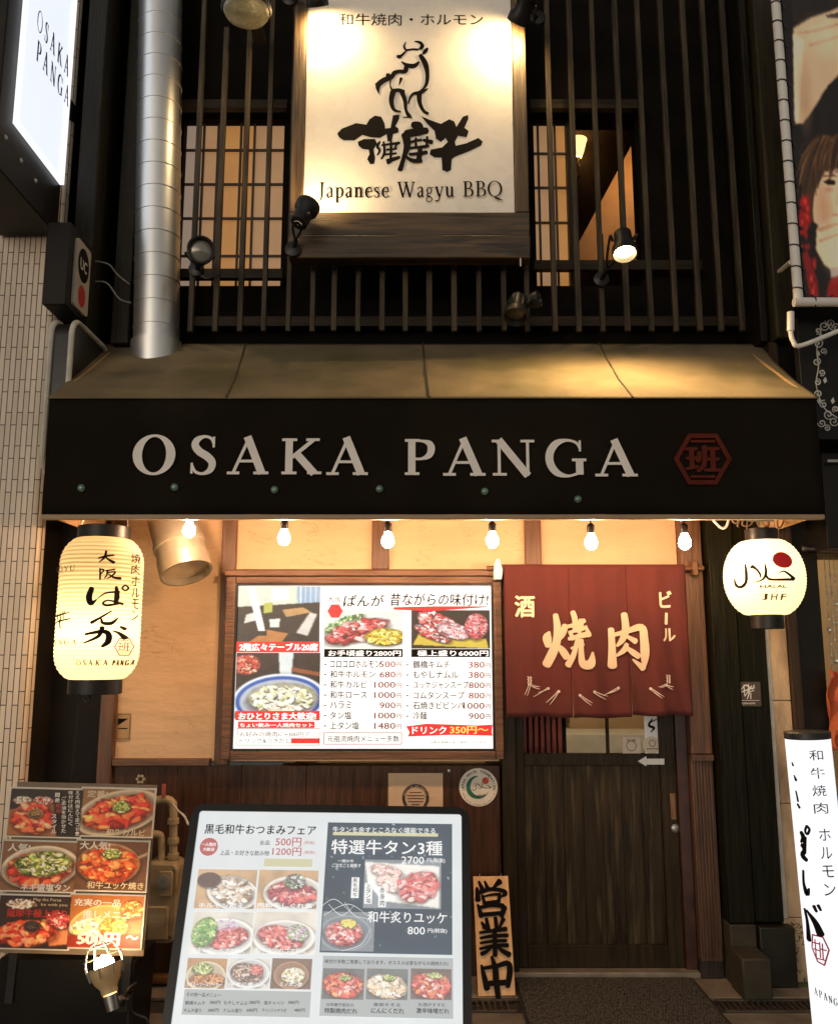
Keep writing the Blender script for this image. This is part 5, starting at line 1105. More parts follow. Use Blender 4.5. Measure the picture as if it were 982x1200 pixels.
def card(qb, pc, label, texts):
    X0, Z0, X1, Z1 = sB.box2(z3(*qb))
    c = MB(); c.box(X0, X1, .0, .008, Z0, Z1); co_ = c.build('menu_card', cw, T, local=True, bevel=.002); co_['label'] = label
    e = .006; f = lambda x, z: (x, -.0012, z)
    pc.grain(9); pc.a = np.minimum(pc.a*1.18+np.array((10, 4, 0)), 255); pc.build('photo', f, X0+e, Z0+e, X1-e, Z1-e, glossy, co_, True)
    for nm, mat_, items in texts:
        s = panel(T, 0, .0022)
        for it in items:
            if it[0] == 'v': s.vtext(it[1], z3(*it[2]), it[3])
            else: s.text(it[1], z3(*it[2]), it[3])
        s.build(nm, mat_, co_, local=True)
wp = M('white_print', (.80, .76, .70), .35, var=.03); rp = M('red_print', (.50, .03, .02), .35); yp = M('ivory_print', (.78, .62, .40), .35)
def Q(seed, bg, nx=60, ny=46): return Pic(nx, ny, bg, seed)
pc = Q(31, (28, 20, 16)); pc.poly([(0,.45),(.6,.3),(.68,1),(0,1)], (150,95,50), 2); pc.food(.18,.25,.14,.09,0,OFFAL,9); pc.food(.45,.25,.15,.1,0,RAW+OFFAL,9); pc.food(.34,.62,.30,.33,.1,RED+[(230,130,100)],6); pc.dish(.36,.52,.11,.10,0,(150,120,90)); pc.food(.36,.52,.08,.06,0,[(90,60,30),(140,110,60)],9)
card((38, 92, 392, 328), pc, 'dark card with vertical writing beside a plate of raw beef', (('writing', wp, [('v','ええ肉揃えてまっせ!',(357,104,378,318),.02), ('v','味付けはにんにく',(327,104,348,268),.02), ('v','ごま油を効かせた',(296,130,318,302),.02), ('v','悶絶',(268,112,290,160),.03), ('v','スタイル',(250,212,276,306),.03)]), ('red_writing', rp, [('v','昭和',(266,165,288,212),.03)])))
pc = Q(32, (130, 95, 60)); pc.dish(.52,.5,.62,.46,-.35,(190,175,150)); pc.food(.52,.5,.50,.34,-.35,RED,7); pc.food(.56,.38,.13,.13,0,GRN,9)
card((372, 92, 726, 326), pc, 'card with an oval dish of red kalbi topped with green onion', (('writing', yp, [('t','定番!',(412,104,508,138),.03)]), ('dish_name', yp, [('t','和牛カルビ',(500,286,684,318),.02)])))
pc = Q(33, (110, 80, 55)); pc.dish(.52,.52,.52,.44,-.15,(200,190,170)); pc.food(.52,.56,.45,.34,-.15,RED+[(230,140,100)],7); pc.food(.56,.45,.38,.26,-.1,GRN+[(240,240,180)],12)
card((0, 338, 366, 584), pc, 'card with a bowl of meat under chopped green onion', (('writing', wp, [('t','人気!',(40,352,146,392),.03)]), ('dish_name', wp, [('t','ネギ盛塩タン',(100,540,332,576),.03)])))
pc = Q(34, (90, 60, 40)); pc.dish(.46,.46,.44,.42,0,(170,130,90)); pc.food(.46,.48,.42,.38,0,[(190,60,20),(225,110,50),(240,150,80),(170,40,20)],10); pc.food(.50,.25,.14,.11,0,GRN,9); pc.poly([(.86,.3),(1,.2),(1,.26),(.88,.34)],(160,140,120),1)
card((348, 336, 698, 582), pc, 'card with a round orange pan of minced beef', (('writing', wp, [('t','大人気!',(378,342,520,382),.03)]), ('dish_name', yp, [('t','和牛ユッケ焼き',(410,532,676,568),.025)])))
pc = Q(35, (35, 22, 16)); pc.poly([(.6,.45),(1,.35),(1,.9),(.75,.95)],(200,120,80),2); pc.food(.42,.72,.42,.26,-.05,RED+[(240,120,90)],7); pc.food(.85,.45,.18,.15,.4,RAW,8); pc.food(.3,.16,.22,.1,0,OFFAL,9); pc.dish(.48,.57,.12,.10,0,(60,50,45)); pc.food(.48,.58,.08,.06,0,[(20,15,12),(60,45,40)],9)
card((-16, 592, 336, 854), pc, 'card with fanned slices of raw beef round a small black bowl', (('writing', yp, [('t','May the Force',(160,610,290,628),.0), ('t','be with you',(196,634,318,650),0)]), ('dish_name', rp, [('t','薩摩牛極上盛り',(36,660,318,700),.03)])))
pc = Q(36, (150, 90, 40)); pc.dish(.4,.5,.4,.3,-.3,(220,180,110)); pc.food(.3,.62,.3,.18,-.1,CAB+[(230,190,80)],9); pc.food(.62,.60,.2,.18,0,[(210,140,60),(230,180,100),(160,90,40)],9); pc.food(.86,.25,.16,.18,0,[(210,120,50),(240,170,90),(150,70,30)],8); pc.poly([(0,.78),(1,.72),(1,1),(0,1)],(120,35,20),3)
card((318, 590, 676, 852), pc, 'brightly lit card marked 500 yen with small side dishes', (('writing', wp, [('t','充実の一品',(350,612,570,648),.03), ('t','推しメニュー',(390,666,660,706),.03)]), ('price', wp, [('t','500円',(362,768,566,834),.06), ('t','〜',(592,782,652,806),.03)])))
# clear holder behind the cards on the right
t = thing('clamp_lamp', 'lit clamp lamp with a wire guard shining up at the lowest right card', 'lamp', at(160, 1180, -.95))
h = at(124, 1138, -.97); d = Vector((-.34, .20, .92)).normalized(); m = MB(); b = h-d*.055
m.lathe(b, d, [(.028, -.02), (.030, 0), (.045, .022), (.058, .055), (.060, .07)], 24, cap=False); m.build('lamp_shade', M('lamp_shade_metal', (.70, .52, .28), .4, .35), t)
m = MB(); m.lathe(h, d, [(.001, -.02), (.022, -.01), (.033, .015), (.034, .030), (.026, .046), (.001, .055)], 18, cap=False); m.build('bulb', E('clamp_bulb', (1, .68, .36), 115), t)
m = MB(); sd = d.cross(Vector((1, 0, 0))).normalized(); u2 = d.cross(sd).normalized()
for rr, hh_ in ((.061, .015), (.066, .05), (.045, .085)):
    m.tube([h+d*hh_+(sd*cos(pi*i/8)+u2*sin(pi*i/8))*rr for i in range(17)], .0022, 5, False)
for i in range(8):
    q = sd*cos(pi*i/4)+u2*sin(pi*i/4); m.tube([h+q*.06-d*.02, h+q*.067+d*.03, h+q*.046+d*.085, h+q*.012+d*.10], .0022, 5)
m.build('wire_guard', grey_metal, t)
m = MB(); e = at(143, 1172, -.93); m.tube([b-d*.02, b-d*.05, e], .015, 10); m.lathe(b-d*.075, d, [(.022, 0), (.026, .05), (.022, .056)], 16); m.build('stem', grey_metal, t)
m = MB(); m.tube([e, at(150, 1160, -.9), at(160, 1152, -.85)], .007, 8); m.tube([e, at(158, 1188, -.9), at(172, 1194, -.9), at(176, 1208, -.9)], .005, 6); m.box(e.x-.02, e.x+.03, -.95, -.90, e.z-.035, e.z+.01); m.build('clamp', black_metal, t, bevel=.003)
m = MB(); pole = at(150, 1180, -.88); m.cyl((pole.x, -.86, .02), (pole.x, -.86, pole.z+.05), .012); m.lathe((pole.x, -.86, .014), (0,0,1), [(.11, 0), (.11, .012), (.02, .02)], 20); m.build('pole', black_metal, t)
# gas meter with its pipes
cream_m = M('meter_cream', (.42, .32, .18), .5, var=.15, bump=.1, dirt=(.22, .15, .08), dscale=7)
Yg = -.20; x0, x1, z0, z1 = rect(170, 1012, 207, 1106, Yg)
t = thing('gas_meter', 'cream gas meter with bent pipes on the panelling behind the card board', 'gas meter', ((x0+x1)/2, -.02, z0))
m = MB(); pts = rrect(x0-.02, x1, z0, z1, .035); m.prism(pts, Yg, -.05); m.build('body', cream_m, t, bevel=.008)
m = MB(); m.box(x0+.02, x1-.03, Yg-.02, Yg-.0005, z0+.02, z0+.16); m.box(x0+.06, x1-.02, Yg-.012, Yg-.0005, z1-.14, z1-.03); m.build('faceplate', cream_m, t, bevel=.006)
m = MB(); q_ = (x0+x1)/2+.012; m.lathe((q_, Yg-.0125, z1-.075), (0,-1,0), [(.03, 0), (.03, .006), (.025, .007)], 20); m.build('dial', M('dial_grey', (.30, .30, .28), .3), t)
m = MB()
for xx in (x0, x1-.02):
    for zz_ in (z0+.03, z1-.03): m.lathe((xx, Yg-.0005, zz_), (0,-1,0), [(.007, 0), (.007, .005), (.003, .006)], 8)
m.build('bolts', grey_metal, t)
pz = lambda px_, py_, y=-.13: at(px_, py_, y)
m = MB(); r = .019; m.tube([pz(183, 938), pz(196, 937), pz(202, 941), pz(203.5, 950), pz(203.5, 1012)], r, 12); m.tube([pz(190, 1013), pz(190, 985), pz(186, 978), pz(170, 977)], r*.9, 12)
for y in (962, 985, 1003): q = pz(203.5, y); m.lathe(q-Vector((0,0,.012)), (0,0,1), [(.026, 0), (.026, .024)], 14)
m.build('pipes', cream_m, t)
m = MB(); q = pz(192, 932, -.15); m.box(q.x-.008, q.x+.008, -.155, -.145, q.z-.01, q.z+.05); m.build('valve_tag', M('tag_red', (.45, .10, .08), .5), t); 
m = MB(); q = pz(188, 1147, -.1); m.tube([pz(170, 1147), pz(200, 1147)], .022, 12); m.tube([pz(165, 1168), pz(200, 1168)], .01, 8); m.build('low_pipe', M('copper_pipe', (.32, .14, .05), .4, .6), t)

# ------------------------------------------------------------------ left neighbour: tiled pillar and signs
def tile_mat():
    m, n, b, L = nodes('narrow_tiles'); uv = n.nodes.new('ShaderNodeUVMap'); br = n.nodes.new('ShaderNodeTexBrick')
    sp = n.nodes.new('ShaderNodeSeparateXYZ'); cb = n.nodes.new('ShaderNodeCombineXYZ'); L.new(uv.outputs[0], sp.inputs[0]); L.new(sp.outputs[1], cb.inputs[0]); L.new(sp.outputs[0], cb.inputs[1])
    L.new(cb.outputs[0], br.inputs['Vector']); br.inputs['Scale'].default_value = 1; br.inputs['Brick Width'].default_value = .165; br.inputs['Row Height'].default_value = .0268; br.inputs['Mortar Size'].default_value = .0024; br.inputs['Mortar Smooth'].default_value = .2; br.offset = .37; br.offset_frequency = 2; br.squash = 1
    br.inputs['Color1'].default_value = (.95, .80, .63, 1); br.inputs['Color2'].default_value = (.78, .64, .49, 1); br.inputs['Mortar'].default_value = (.05, .035, .025, 1)
    no = n.nodes.new('ShaderNodeTexNoise'); no.inputs['Scale'].default_value = 3; mx = n.nodes.new('ShaderNodeMixRGB'); mx.blend_type = 'MULTIPLY'; mx.inputs[0].default_value = 1
    no.inputs['Detail'].default_value = 7; tr = n.nodes.new('ShaderNodeMapRange'); tr.inputs['From Min'].default_value = .3; tr.inputs['From Max'].default_value = .7; tr.inputs['To Min'].default_value = .62; tr.inputs['To Max'].default_value = 1.05; L.new(no.outputs['Fac'], tr.inputs['Value'])
    L.new(br.outputs['Color'], mx.inputs[1]); L.new(tr.outputs[0], mx.inputs[2]); L.new(mx.outputs[0], b.inputs['Base Color']); b.inputs['Roughness'].default_value = .38
    bp = n.nodes.new('ShaderNodeBump'); bp.invert = True; bp.inputs['Strength'].default_value = .8; bp.inputs['Distance'].default_value = .006; L.new(br.outputs['Fac'], bp.inputs['Height']); L.new(bp.outputs[0], b.inputs['Normal']); return m
t = thing('tiled_pillar', 'pillar of narrow upright pale tiles at the left edge of the picture', 'pillar', (-2.0, -.2, 0))
xe = at(47, 640, -.26).x; rr = .05
prof = [(-3.4, -.26), (-2.4, -.26), (-2.1, -.26), (xe-rr, -.26)]+[(xe-rr+rr*sin(rad(a)), -.26+rr-rr*cos(rad(a))) for a in range(9, 91, 9)]
ul = [0]
for (x, y), (x2, y2) in zip(prof, prof[1:]): ul.append(ul[-1]+math.hypot(x2-x, y2-y))
me = bpy.data.meshes.new('tile_face'); n = len(prof); ztop = 6.0
me.from_pydata([(x, y, 0) for x, y in prof]+[(x, y, ztop) for x, y in prof], [], [(i, i+1, n+i+1, n+i) for i in range(n-1)])
uvl = me.uv_layers.new(name='UVMap')
for lp_ in me.loops: i = lp_.vertex_index; uvl.data[lp_.index].uv = (ul[i % n], 0 if i < n else ztop)
me.materials.append(tile_mat()); me.polygons.foreach_set('use_smooth', [True]*len(me.polygons)); me.set_sharp_from_angle(angle=rad(40))
o = bpy.data.objects.new('tile_face', me); COL.objects.link(o); o.parent = t; o.matrix_parent_inverse = mw(t).inverted()
m = MB(); m.box(-3.4, xe-.0005, -.26+rr+.0005, .3, 0, ztop-.01); m.build('core', blackwall, t)
a = at(14, 231, -.27); cl = thing('cable_coil', 'small coil of black wire on the tiles below the projecting sign', 'cable', a); m = MB()
for i in range(4): m.tube([a+Vector((.022*cos(q)+.004*random.random(), -.002*i, .022*sin(q)*(1+.2*i)-.008*i)) for q in np.linspace(0, 2*pi, 14)], .0018, 5)
m.build('coil', cable_m, cl)
# projecting lit sign
Xf = -1.775; t = thing('projecting_sign', 'white lit projecting sign lettered OSAKA PANGA in a black box high on the left', 'sign', (-1.9, -.1, 3.55))
m = MB(); m.box(-2.08, Xf-.012, -.92, -.275, 3.545, 5.4); m.box(xe0+.002, Xf-.014, -.2745, .19, 4.2, 4.3); m.build('housing', M('housing_black', (.014, .010, .009), .4, var=.3, spec=.3), t, bevel=.006)
m = MB(); m.box(Xf-.011, Xf, -.79, -.305, 3.82, 5.38); m.build('lit_face', E('sign_white_lit', (.86, .92, 1.0), .86), t, bevel=.004)
m = MB()
for a_, b_2, c_, d_ in ((-.802, -.7902, 3.808, 5.39), (-.3048, -.293, 3.808, 5.39)): m.box(Xf-.011, Xf+.012, a_, b_2, c_, d_)
m.box(Xf-.011, Xf+.012, -.79, -.305, 3.808, 3.8198); m.build('rim', E('sign_rim_lit', (.95, .97, 1.0), .98), t, bevel=.003)
m = MB()
for x, y in ((7,161), (25,188), (42,212)):
    dd_ = ray(x, y); q = CAM+dd_*((Xf-.012)/dd_.x); m.lathe(q, (1,0,0), [(.011, 0), (.009, .005), (.001, .008)], 12)
m.build('screws', white_paint, t)
sX = Sheet(lambda x, z, k: (Xf+.0015+k*EPS, x, z), lambda a, b: (lambda dd_: (CAM.y+dd_.y*Xf/dd_.x, CAM.z+dd_.z*Xf/dd_.x))(ray(a, b)))
sX.box2 = lambda b: b
def yz(px_, py_): return sX.px(px_, py_)
p1_ = yz(44, 23); p2_ = yz(80, 79); q1 = yz(42, 58); q2 = yz(78.5, 118)
hA = .058
sX.serif('OSAKA', (p1_[0], (p1_[1]+p2_[1])/2-.052, p2_[0], (p1_[1]+p2_[1])/2+.055), .13, .06, .55)
sX.serif('PANGA', (q1[0], (q1[1]+q2[1])/2-.045, q2[0], (q1[1]+q2[1])/2+.06), .13, .06, .5)
sX.build('lettering', M('sign_grey_ink', (.04, .04, .045), .5), t)
# small side sign with two round marks
t = thing('side_sign', 'small dark box sign with a black and a red round mark beside the projecting sign', 'sign', (-1.72, -.35, 3.1))
m = MB(); m.box(-1.735, -1.626, -.50, -.255, 3.09, 3.5); m.build('box', M('side_box', (.01, .009, .008), .5, spec=.2), t, bevel=.004)
m = MB(); m.prismx([(y, z) for y, z in rrect(-.445, -.275, 3.115, 3.455, .02)], -1.6255, -1.612); m.build('plate', M('side_plate', (.46, .42, .36), .4, var=.06), t)
sX2 = Sheet(lambda x, z, k: (-1.611+k*EPS, x, z), None); sX2.ring(-.36, 3.345, .066, .085, .0, .0); sX2.build('black_mark', ink, t)
sX2 = Sheet(lambda x, z, k: (-1.611+k*EPS, x, z), None); sX2.ring(-.36, 3.19, .042, .055, 0, 0); sX2.build('red_mark', redink, t)
sX2 = Sheet(lambda x, z, k: (-1.6105+k*EPS, x, z), None); sX2.box2 = lambda b: b; sX2.text('UC', (-.40, 3.315, -.318, 3.375), .02); sX2.build('mark_lettering', white_paint, t)
# round cornered box sign with white rims behind the left end of the awning
t = thing('rimmed_sign', 'black box sign with white rounded rims behind the left end of the awning', 'sign', (-1.7, -.3, 2.6))
xa_, xb_ = at(59, 420, -.5).x, at(83, 420, -.5).x
m = MB(); m.prismx(rrect(-.50, -.05, 2.3, 3.02, .08), xa_+.004, xb_-.004); m.build('box', M('rim_box', (.014, .013, .012), .4), t)
for x in (xa_, xb_):
    m = MB(); m.tube([(x, y, z) for y, z in rrect(-.505, -.05, 2.3, 3.025, .08)]+[(x, -.05+0, 3.025-.08)], .013, 8, False); m.build('rim', M('rim_white', (.55, .53, .46), .4), t)
# dim posters in the gap under the awning
for i, (b_2, lab) in enumerate((((45, 705, 54, 745), 'small white notice edge in the dark gap left of the tall lantern'),)):
    x0, x1, z0, z1 = rect(*b_2, -.1); t = thing('gap_notice', lab, 'notice', ((x0+x1)/2, -.1, z0)); m = MB(); m.box(x0, x1, -.104, -.098, z0, z1); m.build('sheet', M('notice_grey', (.32, .29, .25), .6), t)
    s = flat(-.104); s.text('お', (46, 716, 53, 735), .02); s.build('lettering', ink, t)

# ------------------------------------------------------------------ right neighbour
sand = M('sandstone', (.56, .40, .24), .8, var=.16, scale=7, bump=.35, bscale=60, stretch=(2, 2, .8), dirt=(.22, .15, .09), dscale=2.5)
t = thing('sandstone_pillar', 'narrow pale sandstone pillar right of the black pillar', 'pillar', (1.75, 0, 0))
p0_, p1_x = 1.676, at(932, 900, -.1).x
m = MB(); zz = [.022, .30, .80, 1.27, 1.75, 2.88]
for a_, b_2 in zip(zz, zz[1:]): m.box(p0_, p1_x, -.10, .25, a_+.0012, b_2-.0012)
m.build('blocks', sand, t, bevel=.004)
m = MB(); m.box(p0_-.001, p0_+.016, -.106, -.1005, .3, 2.85); m.build('edge_strip', M('pale_strip', (.42, .40, .36), .5), t)
m = MB()
for i in range(14):
    x = random.uniform(p0_+.03, p1_x-.01); z = random.uniform(.07, .27); m.tube([(x+random.uniform(-.02, .02), -.1005, z+random.uniform(-.02, .02)) for _ in range(4)], .0014, 4)
m.build('scratches', black_metal, t)
t = thing('neighbour_shop', 'dark timber shop front with a lit window of hanging beads at the right edge', 'building', (2.3, 0, 0))
dk = wood('dark_post', (.040, .023, .011), var=.4, rough=.45, spec=.3)
xw0 = at(962, 740, -.05).x
m = MB(); m.box(p1_x+.002, p1_x+.05, -.12, .2, .022, 3.05); m.build('post', dk, t, bevel=.004)
m = MB(); m.box(p1_x+.052, xw0-.012, -.09, .2, .022, 3.05); m.build('post', M('post_black', (.010, .008, .005), .45, spec=.25), t, bevel=.004)
zh = at(970, 650, -.05).z
m = MB(); m.box(xw0-.0115, 3.4, -.10, .2, zh, zh+.05); m.build('window_head', dk, t, bevel=.004)
m = MB(); m.box(xw0-.0115, 3.4, -.06, .2, zh+.052, 3.05); m.box(xw0-.0115, 3.4, -.06, .2, .022, .8); m.build('wall', blackwall, t)
m = MB(); m.box(1.91, 3.4, .0, .2, 3.052, 5.6); m.build('upper_wall', blackwall, t)
m = MB(); m.box(xw0-.0115, 3.4, .5, .54, .8, 2.3); m.build('back_wall', M('shop_back', (.40, .30, .22), .8, var=.4, scale=4), t)
m = MB(); m.box(xw0-.011, 3.4, .01, .016, .8, zh); m.build('window_glass', glass_mat(), t)
pt('shop_light', (2.3, .3, 1.95), 5, (1, .75, .5), .08, t)
bm_ = M('bead_glass', (.75, .72, .66), .12, .3)
for i, x in enumerate((966, 971.5, 977, 983)):
    a = at(x, 668, .1); bt = thing('bead_strand', ['pale bead strand nearest the window post in the shop window', 'second pale bead strand from the post in the shop window', 'third pale bead strand from the post in the shop window', 'bead strand cut by the right edge of the picture'][i], 'bead strand', a, group='bead strands in the shop window')
    m = MB(); m.cyl((a.x, .1, zh), (a.x, .1, 1.1), .0018, n=5); m.build('thread', cable_w, bt)
    m = MB(); z = a.z-.03
    while z > 1.12:
        r = random.choice((.006, .008, .013, .007)); m.sph((a.x, .1, z), r, 8); z -= r*2+random.uniform(.004, .05)
    m.build('beads', bm_, bt)
m = MB()
a = at(976, 825, -.15); t = thing('hanging_cloth', 'crumpled orange cloth at the right edge above the lit standing sign', 'cloth', (a.x+.06, -.1, a.z-.2))
nn = 16; vv = [(a.x-.03+.012*sin(j*.8)+.20*i/nn+(.015*j/nn if i == 0 else 0), -.15-.03*sin(i*1.3+j*.35)-.012*sin(j*1.1+i*.6), a.z+.17-.38*j/nn-(.09*(i/nn) if j == 0 else 0)+.06*(0 if i else -1)*(1 if j == 0 else 0)) for j in range(nn+1) for i in range(nn+1)]
m.add(vv, [(j*(nn+1)+i, (j+1)*(nn+1)+i, (j+1)*(nn+1)+i+1, j*(nn+1)+i+1) for j in range(nn) for i in range(nn)]); o = m.build('cloth', M('orange_cloth', (.55, .13, .05), .7, var=.25, scale=9), t); o.modifiers.new('thickness', 'SOLIDIFY').thickness = .003
# dark box and ornate sign above
Yo = -.45
t = thing('ornate_sign', 'black sign panel with a white scrollwork border at the right edge', 'sign', (at(975, 440, Yo).x, Yo, at(975, 500, Yo).z))
x0, x1, z0, z1 = rect(938, 372, 1120, 515, Yo); m = MB(); m.box(x0, x1, Yo, Yo+.05, z0, z1); m.build('panel', M('panel_black', (.007, .007, .008), .5, spec=.2), t, bevel=.003)
s = flat(Yo); w1 = [.8, 1.8, 2.0, 1.2, .6]
def scroll(x, y, r, a0, sg, wd=1.5, turns=1.4):
    pts = []; 
    for i in range(12): th = a0+sg*i/11*turns*2*pi; q = r*(1-.85*i/11); pts.append((x+q*cos(th), y+q*sin(th)))
    s.stroke(pts, [wd*(.5+.5*sin(pi*(i+1)/13)) for i in range(12)], (0, 0), 1)
for i, (x, y, r, a, sg) in enumerate(((965,382,6,0,1), (958,388,4,2,-1), (972,379,5,1,-1), (979,384,5,3,1), (958,403,6,4.5,1), (964,412,4,1,-1), (956,424,5,5,1), (962,437,4,2,-1), (957,448,4,4.6,1), (958,462,5,2,1), (964,474,5,5,-1), (970,486,6,1,1), (962,496,5,3.2,-1), (976,494,6,0,1), (978,480,4,2,1), (968,502,4,4,1))): scroll(x, y, r, a, sg)
for p in ([(961,393),(956,410),(958,430),(955,450),(960,468)], [(960,468),(966,480),(980,490)], [(965,376),(975,388),(990,381)]): s.stroke(p, [.8, 1.4, 1.4, 1.0, .6][:len(p)], (0, 0), 1)
for x, y in ((955,415),(963,446),(956,470),(972,470),(985,500),(958,395)): s.poly([(x,y),(x+3,y-4),(x+5,y+1),(x+2,y+4)])
s.build('scrollwork', M('scroll_white', (.42, .42, .40), .5), t)
x0, x1, z0, z1 = rect(966, 545, 1120, 642, -.30); t = thing('black_cabinet', 'black box with a pale metal lip right of the awning end', 'cabinet', (x0+.2, -.2, z0)); m = MB(); m.box(x0, x1, -.30, -.065, z0, z1+.06); m.build('box', M('cab_black', (.009, .008, .007), .45, spec=.25), t, bevel=.004)
m = MB(); q = at(975, 541, -.32); m.box(x0+.01, x1, -.34, -.30, q.z-.008, q.z+.008); m.build('lip', grey_metal, t, bevel=.003)
q = at(960, 643, -.14); t = thing('metal_bolt', 'short pale metal rod over the shop window beside the round lantern', 'rod', q); m = MB(); m.cyl(at(944, 643, -.16), at(985, 646, -.16), .008); m.lathe(at(944, 643, -.16), (-1, 0, 0), [(.013, 0), (.013, .015), (.008, .018)], 12); m.build('rod', grey_metal, t)
# banner poster in a laced white tube frame
Yp = -.62
P = thing('poster_frame', 'white tube frame laced with wire holding a large portrait poster, upper right', 'poster', (at(960, 200, Yp).x, Yp, at(960, 355, Yp).z))
xt = at(922, 180, Yp).x; zbot = at(940, 354, Yp).z; ztp = 5.0; xr = xt+.80; tube_m = M('tube_white', (.70, .69, .66), .35, var=.05)
m = MB(); m.cyl((xt, Yp, zbot), (xt, Yp, ztp), .021, n=16); m.cyl((xt-.021, Yp, zbot), (xr, Yp, zbot), .021, n=16); m.cyl((xr, Yp, zbot), (xr, Yp, ztp), .021, n=16); m.build('tube', tube_m, P)
px0 = xt+.034; pz0 = zbot+.03; pz1 = ztp-.02
pc = Pic(190, 330, (20, 14, 14), 55); a0_ = at(932, 351, Yp+.01); 
def up(x, y):                               # enlargement px -> poster fraction
    q = at(905+x/2.4, y/2.4, Yp); return ((q.x-px0)/(xr-.034-px0), (pz1-q.z)/(pz1-pz0))
def pp(pts, col, soft=2): pc.poly([up(*p) for p in pts], col, soft)
pp([(50,-60),(60,60),(90,40),(140,25),(185,10),(420,-60)], (30,26,24)); pp([(60,75),(110,45),(160,28),(190,15),(420,20),(420,200),(190,205),(150,250),(120,300),(88,345),(66,345)], (196,170,140), 3)
pp([(62,90),(120,80),(190,60),(190,66),(120,87)], (150,112,86)); pp([(100,120),(190,95),(190,101),(110,128)], (160,125,98)); pp([(60,90),(90,110),(76,340),(64,340)], (222,205,178), 3)
pp([(150,38),(195,30),(195,44),(160,48)], (60,56,54), 1)
pp([(66,348),(90,345),(130,290),(160,235),(200,205),(460,200),(460,860),(66,860)], (20,15,14), 1)
pp([(78,500),(100,420),(130,380),(195,378),(300,385),(330,480),(330,620),(110,620)], (62,42,24), 2)
pp([(112,560),(128,500),(150,470),(195,455),(260,470),(275,560),(250,660),(150,650),(118,620)], (206,170,140), 2)
pp([(84,560),(96,420),(130,395),(200,400),(185,470),(150,478),(120,540),(108,640),(92,610)], (66,46,26), 2); pp([(150,478),(178,440),(225,438),(215,470),(185,462)], (48,32,20), 2)
pp([(146,508),(160,502),(178,506),(178,514),(160,516)], (30,18,14), 1); pp([(140,492),(175,488),(178,493)], (50,32,20), 1); pp([(212,506),(240,504),(240,514),(216,516)], (30,18,14), 1)
pp([(182,520),(195,560),(200,575),(186,578),(180,570)], (170,128,98), 2); pp([(168,600),(200,596),(212,606),(190,612)], (160,90,80), 1)
pp([(124,700),(126,640),(150,615),(195,600),(260,620),(280,700),(250,800),(150,745)], (216,186,156), 2); pp([(128,640),(185,622),(190,628),(134,650)], (170,130,100), 1); pp([(130,672),(188,652),(190,658),(134,680)], (170,130,100), 1)
pp([(78,560),(105,540),(110,620),(90,660),(76,655)], (140,16,18), 2); pp([(86,710),(100,700),(130,790),(135,850),(110,850)], (120,18,18), 2); pp([(150,850),(160,790),(185,760),(200,850)], (130,20,20), 2); pp([(163,752),(190,745),(192,772),(168,778)], (150,145,140), 1)
def pe(x, y, rx, ry, col, k, soft=1.2):
    u = up(x, y); u2 = up(x+rx, y+ry); pc.blend(pc.ell(u[0], u[1], abs(u2[0]-u[0]), abs(u2[1]-u[1]), 0, soft)*k, col)
pe(196, 560, 40, 60, (236, 205, 178), .6); pe(150, 590, 22, 60, (160, 115, 85), .4); pe(195, 700, 50, 70, (240, 214, 188), .5); pe(140, 100, 60, 50, (226, 205, 176), .5); pe(90, 260, 26, 90, (160, 128, 98), .5); pe(160, 530, 12, 7, (150, 105, 80), .5)
for i in range(70):
    x = random.uniform(118, 215); y0_ = random.uniform(372, 395); k_ = (215-x)/97; x1_ = x-12-58*k_*random.random()**.6+random.uniform(-4, 10); y1_ = y0_+random.uniform(60, 110)+150*k_*random.random()
    xm = (x+x1_)/2-10*k_; ym = (y0_+y1_)/2-10
    pp([(x, y0_), (x+9, y0_), (xm+7, ym), (x1_, y1_), (xm-1, ym)], random.choice([(44, 29, 18), (84, 58, 34), (112, 80, 50), (62, 42, 25), (34, 22, 14)]), 1)
pp([(146,508),(160,501),(180,506),(178,515),(160,517)], (24, 14, 12), 1); pe(165, 508, 4, 3, (10, 8, 8), .9, .5)
for i in range(40): x = 84+20*random.random(); y = 550+290*random.random(); pe(x+(20 if y > 700 else 0), y, 5, 9, random.choice([(170, 30, 30), (90, 10, 12), (200, 60, 60)]), .7)
pc.grain(8); pc.a = np.minimum(pc.a*1.34, 255); pc.build('poster', lambda x, z: (x, Yp+.01, z), px0, pz0, xr-.034, pz1, photo_mat('poster_print', 0, 1, .5), P)
m = MB(); m.box(px0, xr-.034, Yp+.0115, Yp+.016, pz0, pz1); m.build('poster_backing', black_metal, P)
m = MB(); z = zbot+.05; i = 0
while z < ztp-.1:
    m.tube([(xt+.034, Yp+.005, z), (xt+.012, Yp-.021, z+.006), (xt-.012, Yp-.021, z+.012), (xt-.023, Yp, z+.018), (xt, Yp+.024, z+.05), (xt+.034, Yp+.006, z+.10)], .0032, 5); m.lathe((xt+.040, Yp+.008, z), (0,-1,0), [(.009, 0), (.009, .003)], 10)
    z += .103
x = xt+.06
while x < xr-.1: m.tube([(x, Yp+.005, zbot+.036), (x+.008, Yp-.022, zbot+.01), (x+.014, Yp, zbot-.023), (x+.05, Yp+.023, zbot), (x+.1, Yp+.006, zbot+.036)], .0032, 5); x += .16
m.build('lacing', M('lace_black', (.02, .02, .02), .5), P)
q = [at(x, y, Yp+.02) for x, y in ((926,366), (926,388), (929,400), (938,405), (982,388), (1030, 370))]
m = MB(); m.tube(q[:1]+q[1:2], .016, 12, False); m.build('sleeve', tube_m, P); m = MB(); m.tube(q, .0105, 10); m.build('bracket_tube', tube_m, P)
m = MB(); m.tube([at(913, 318, -.3), at(926, 307, Yp+.02)], .011, 8, False); m.build('stay', tube_m, P)

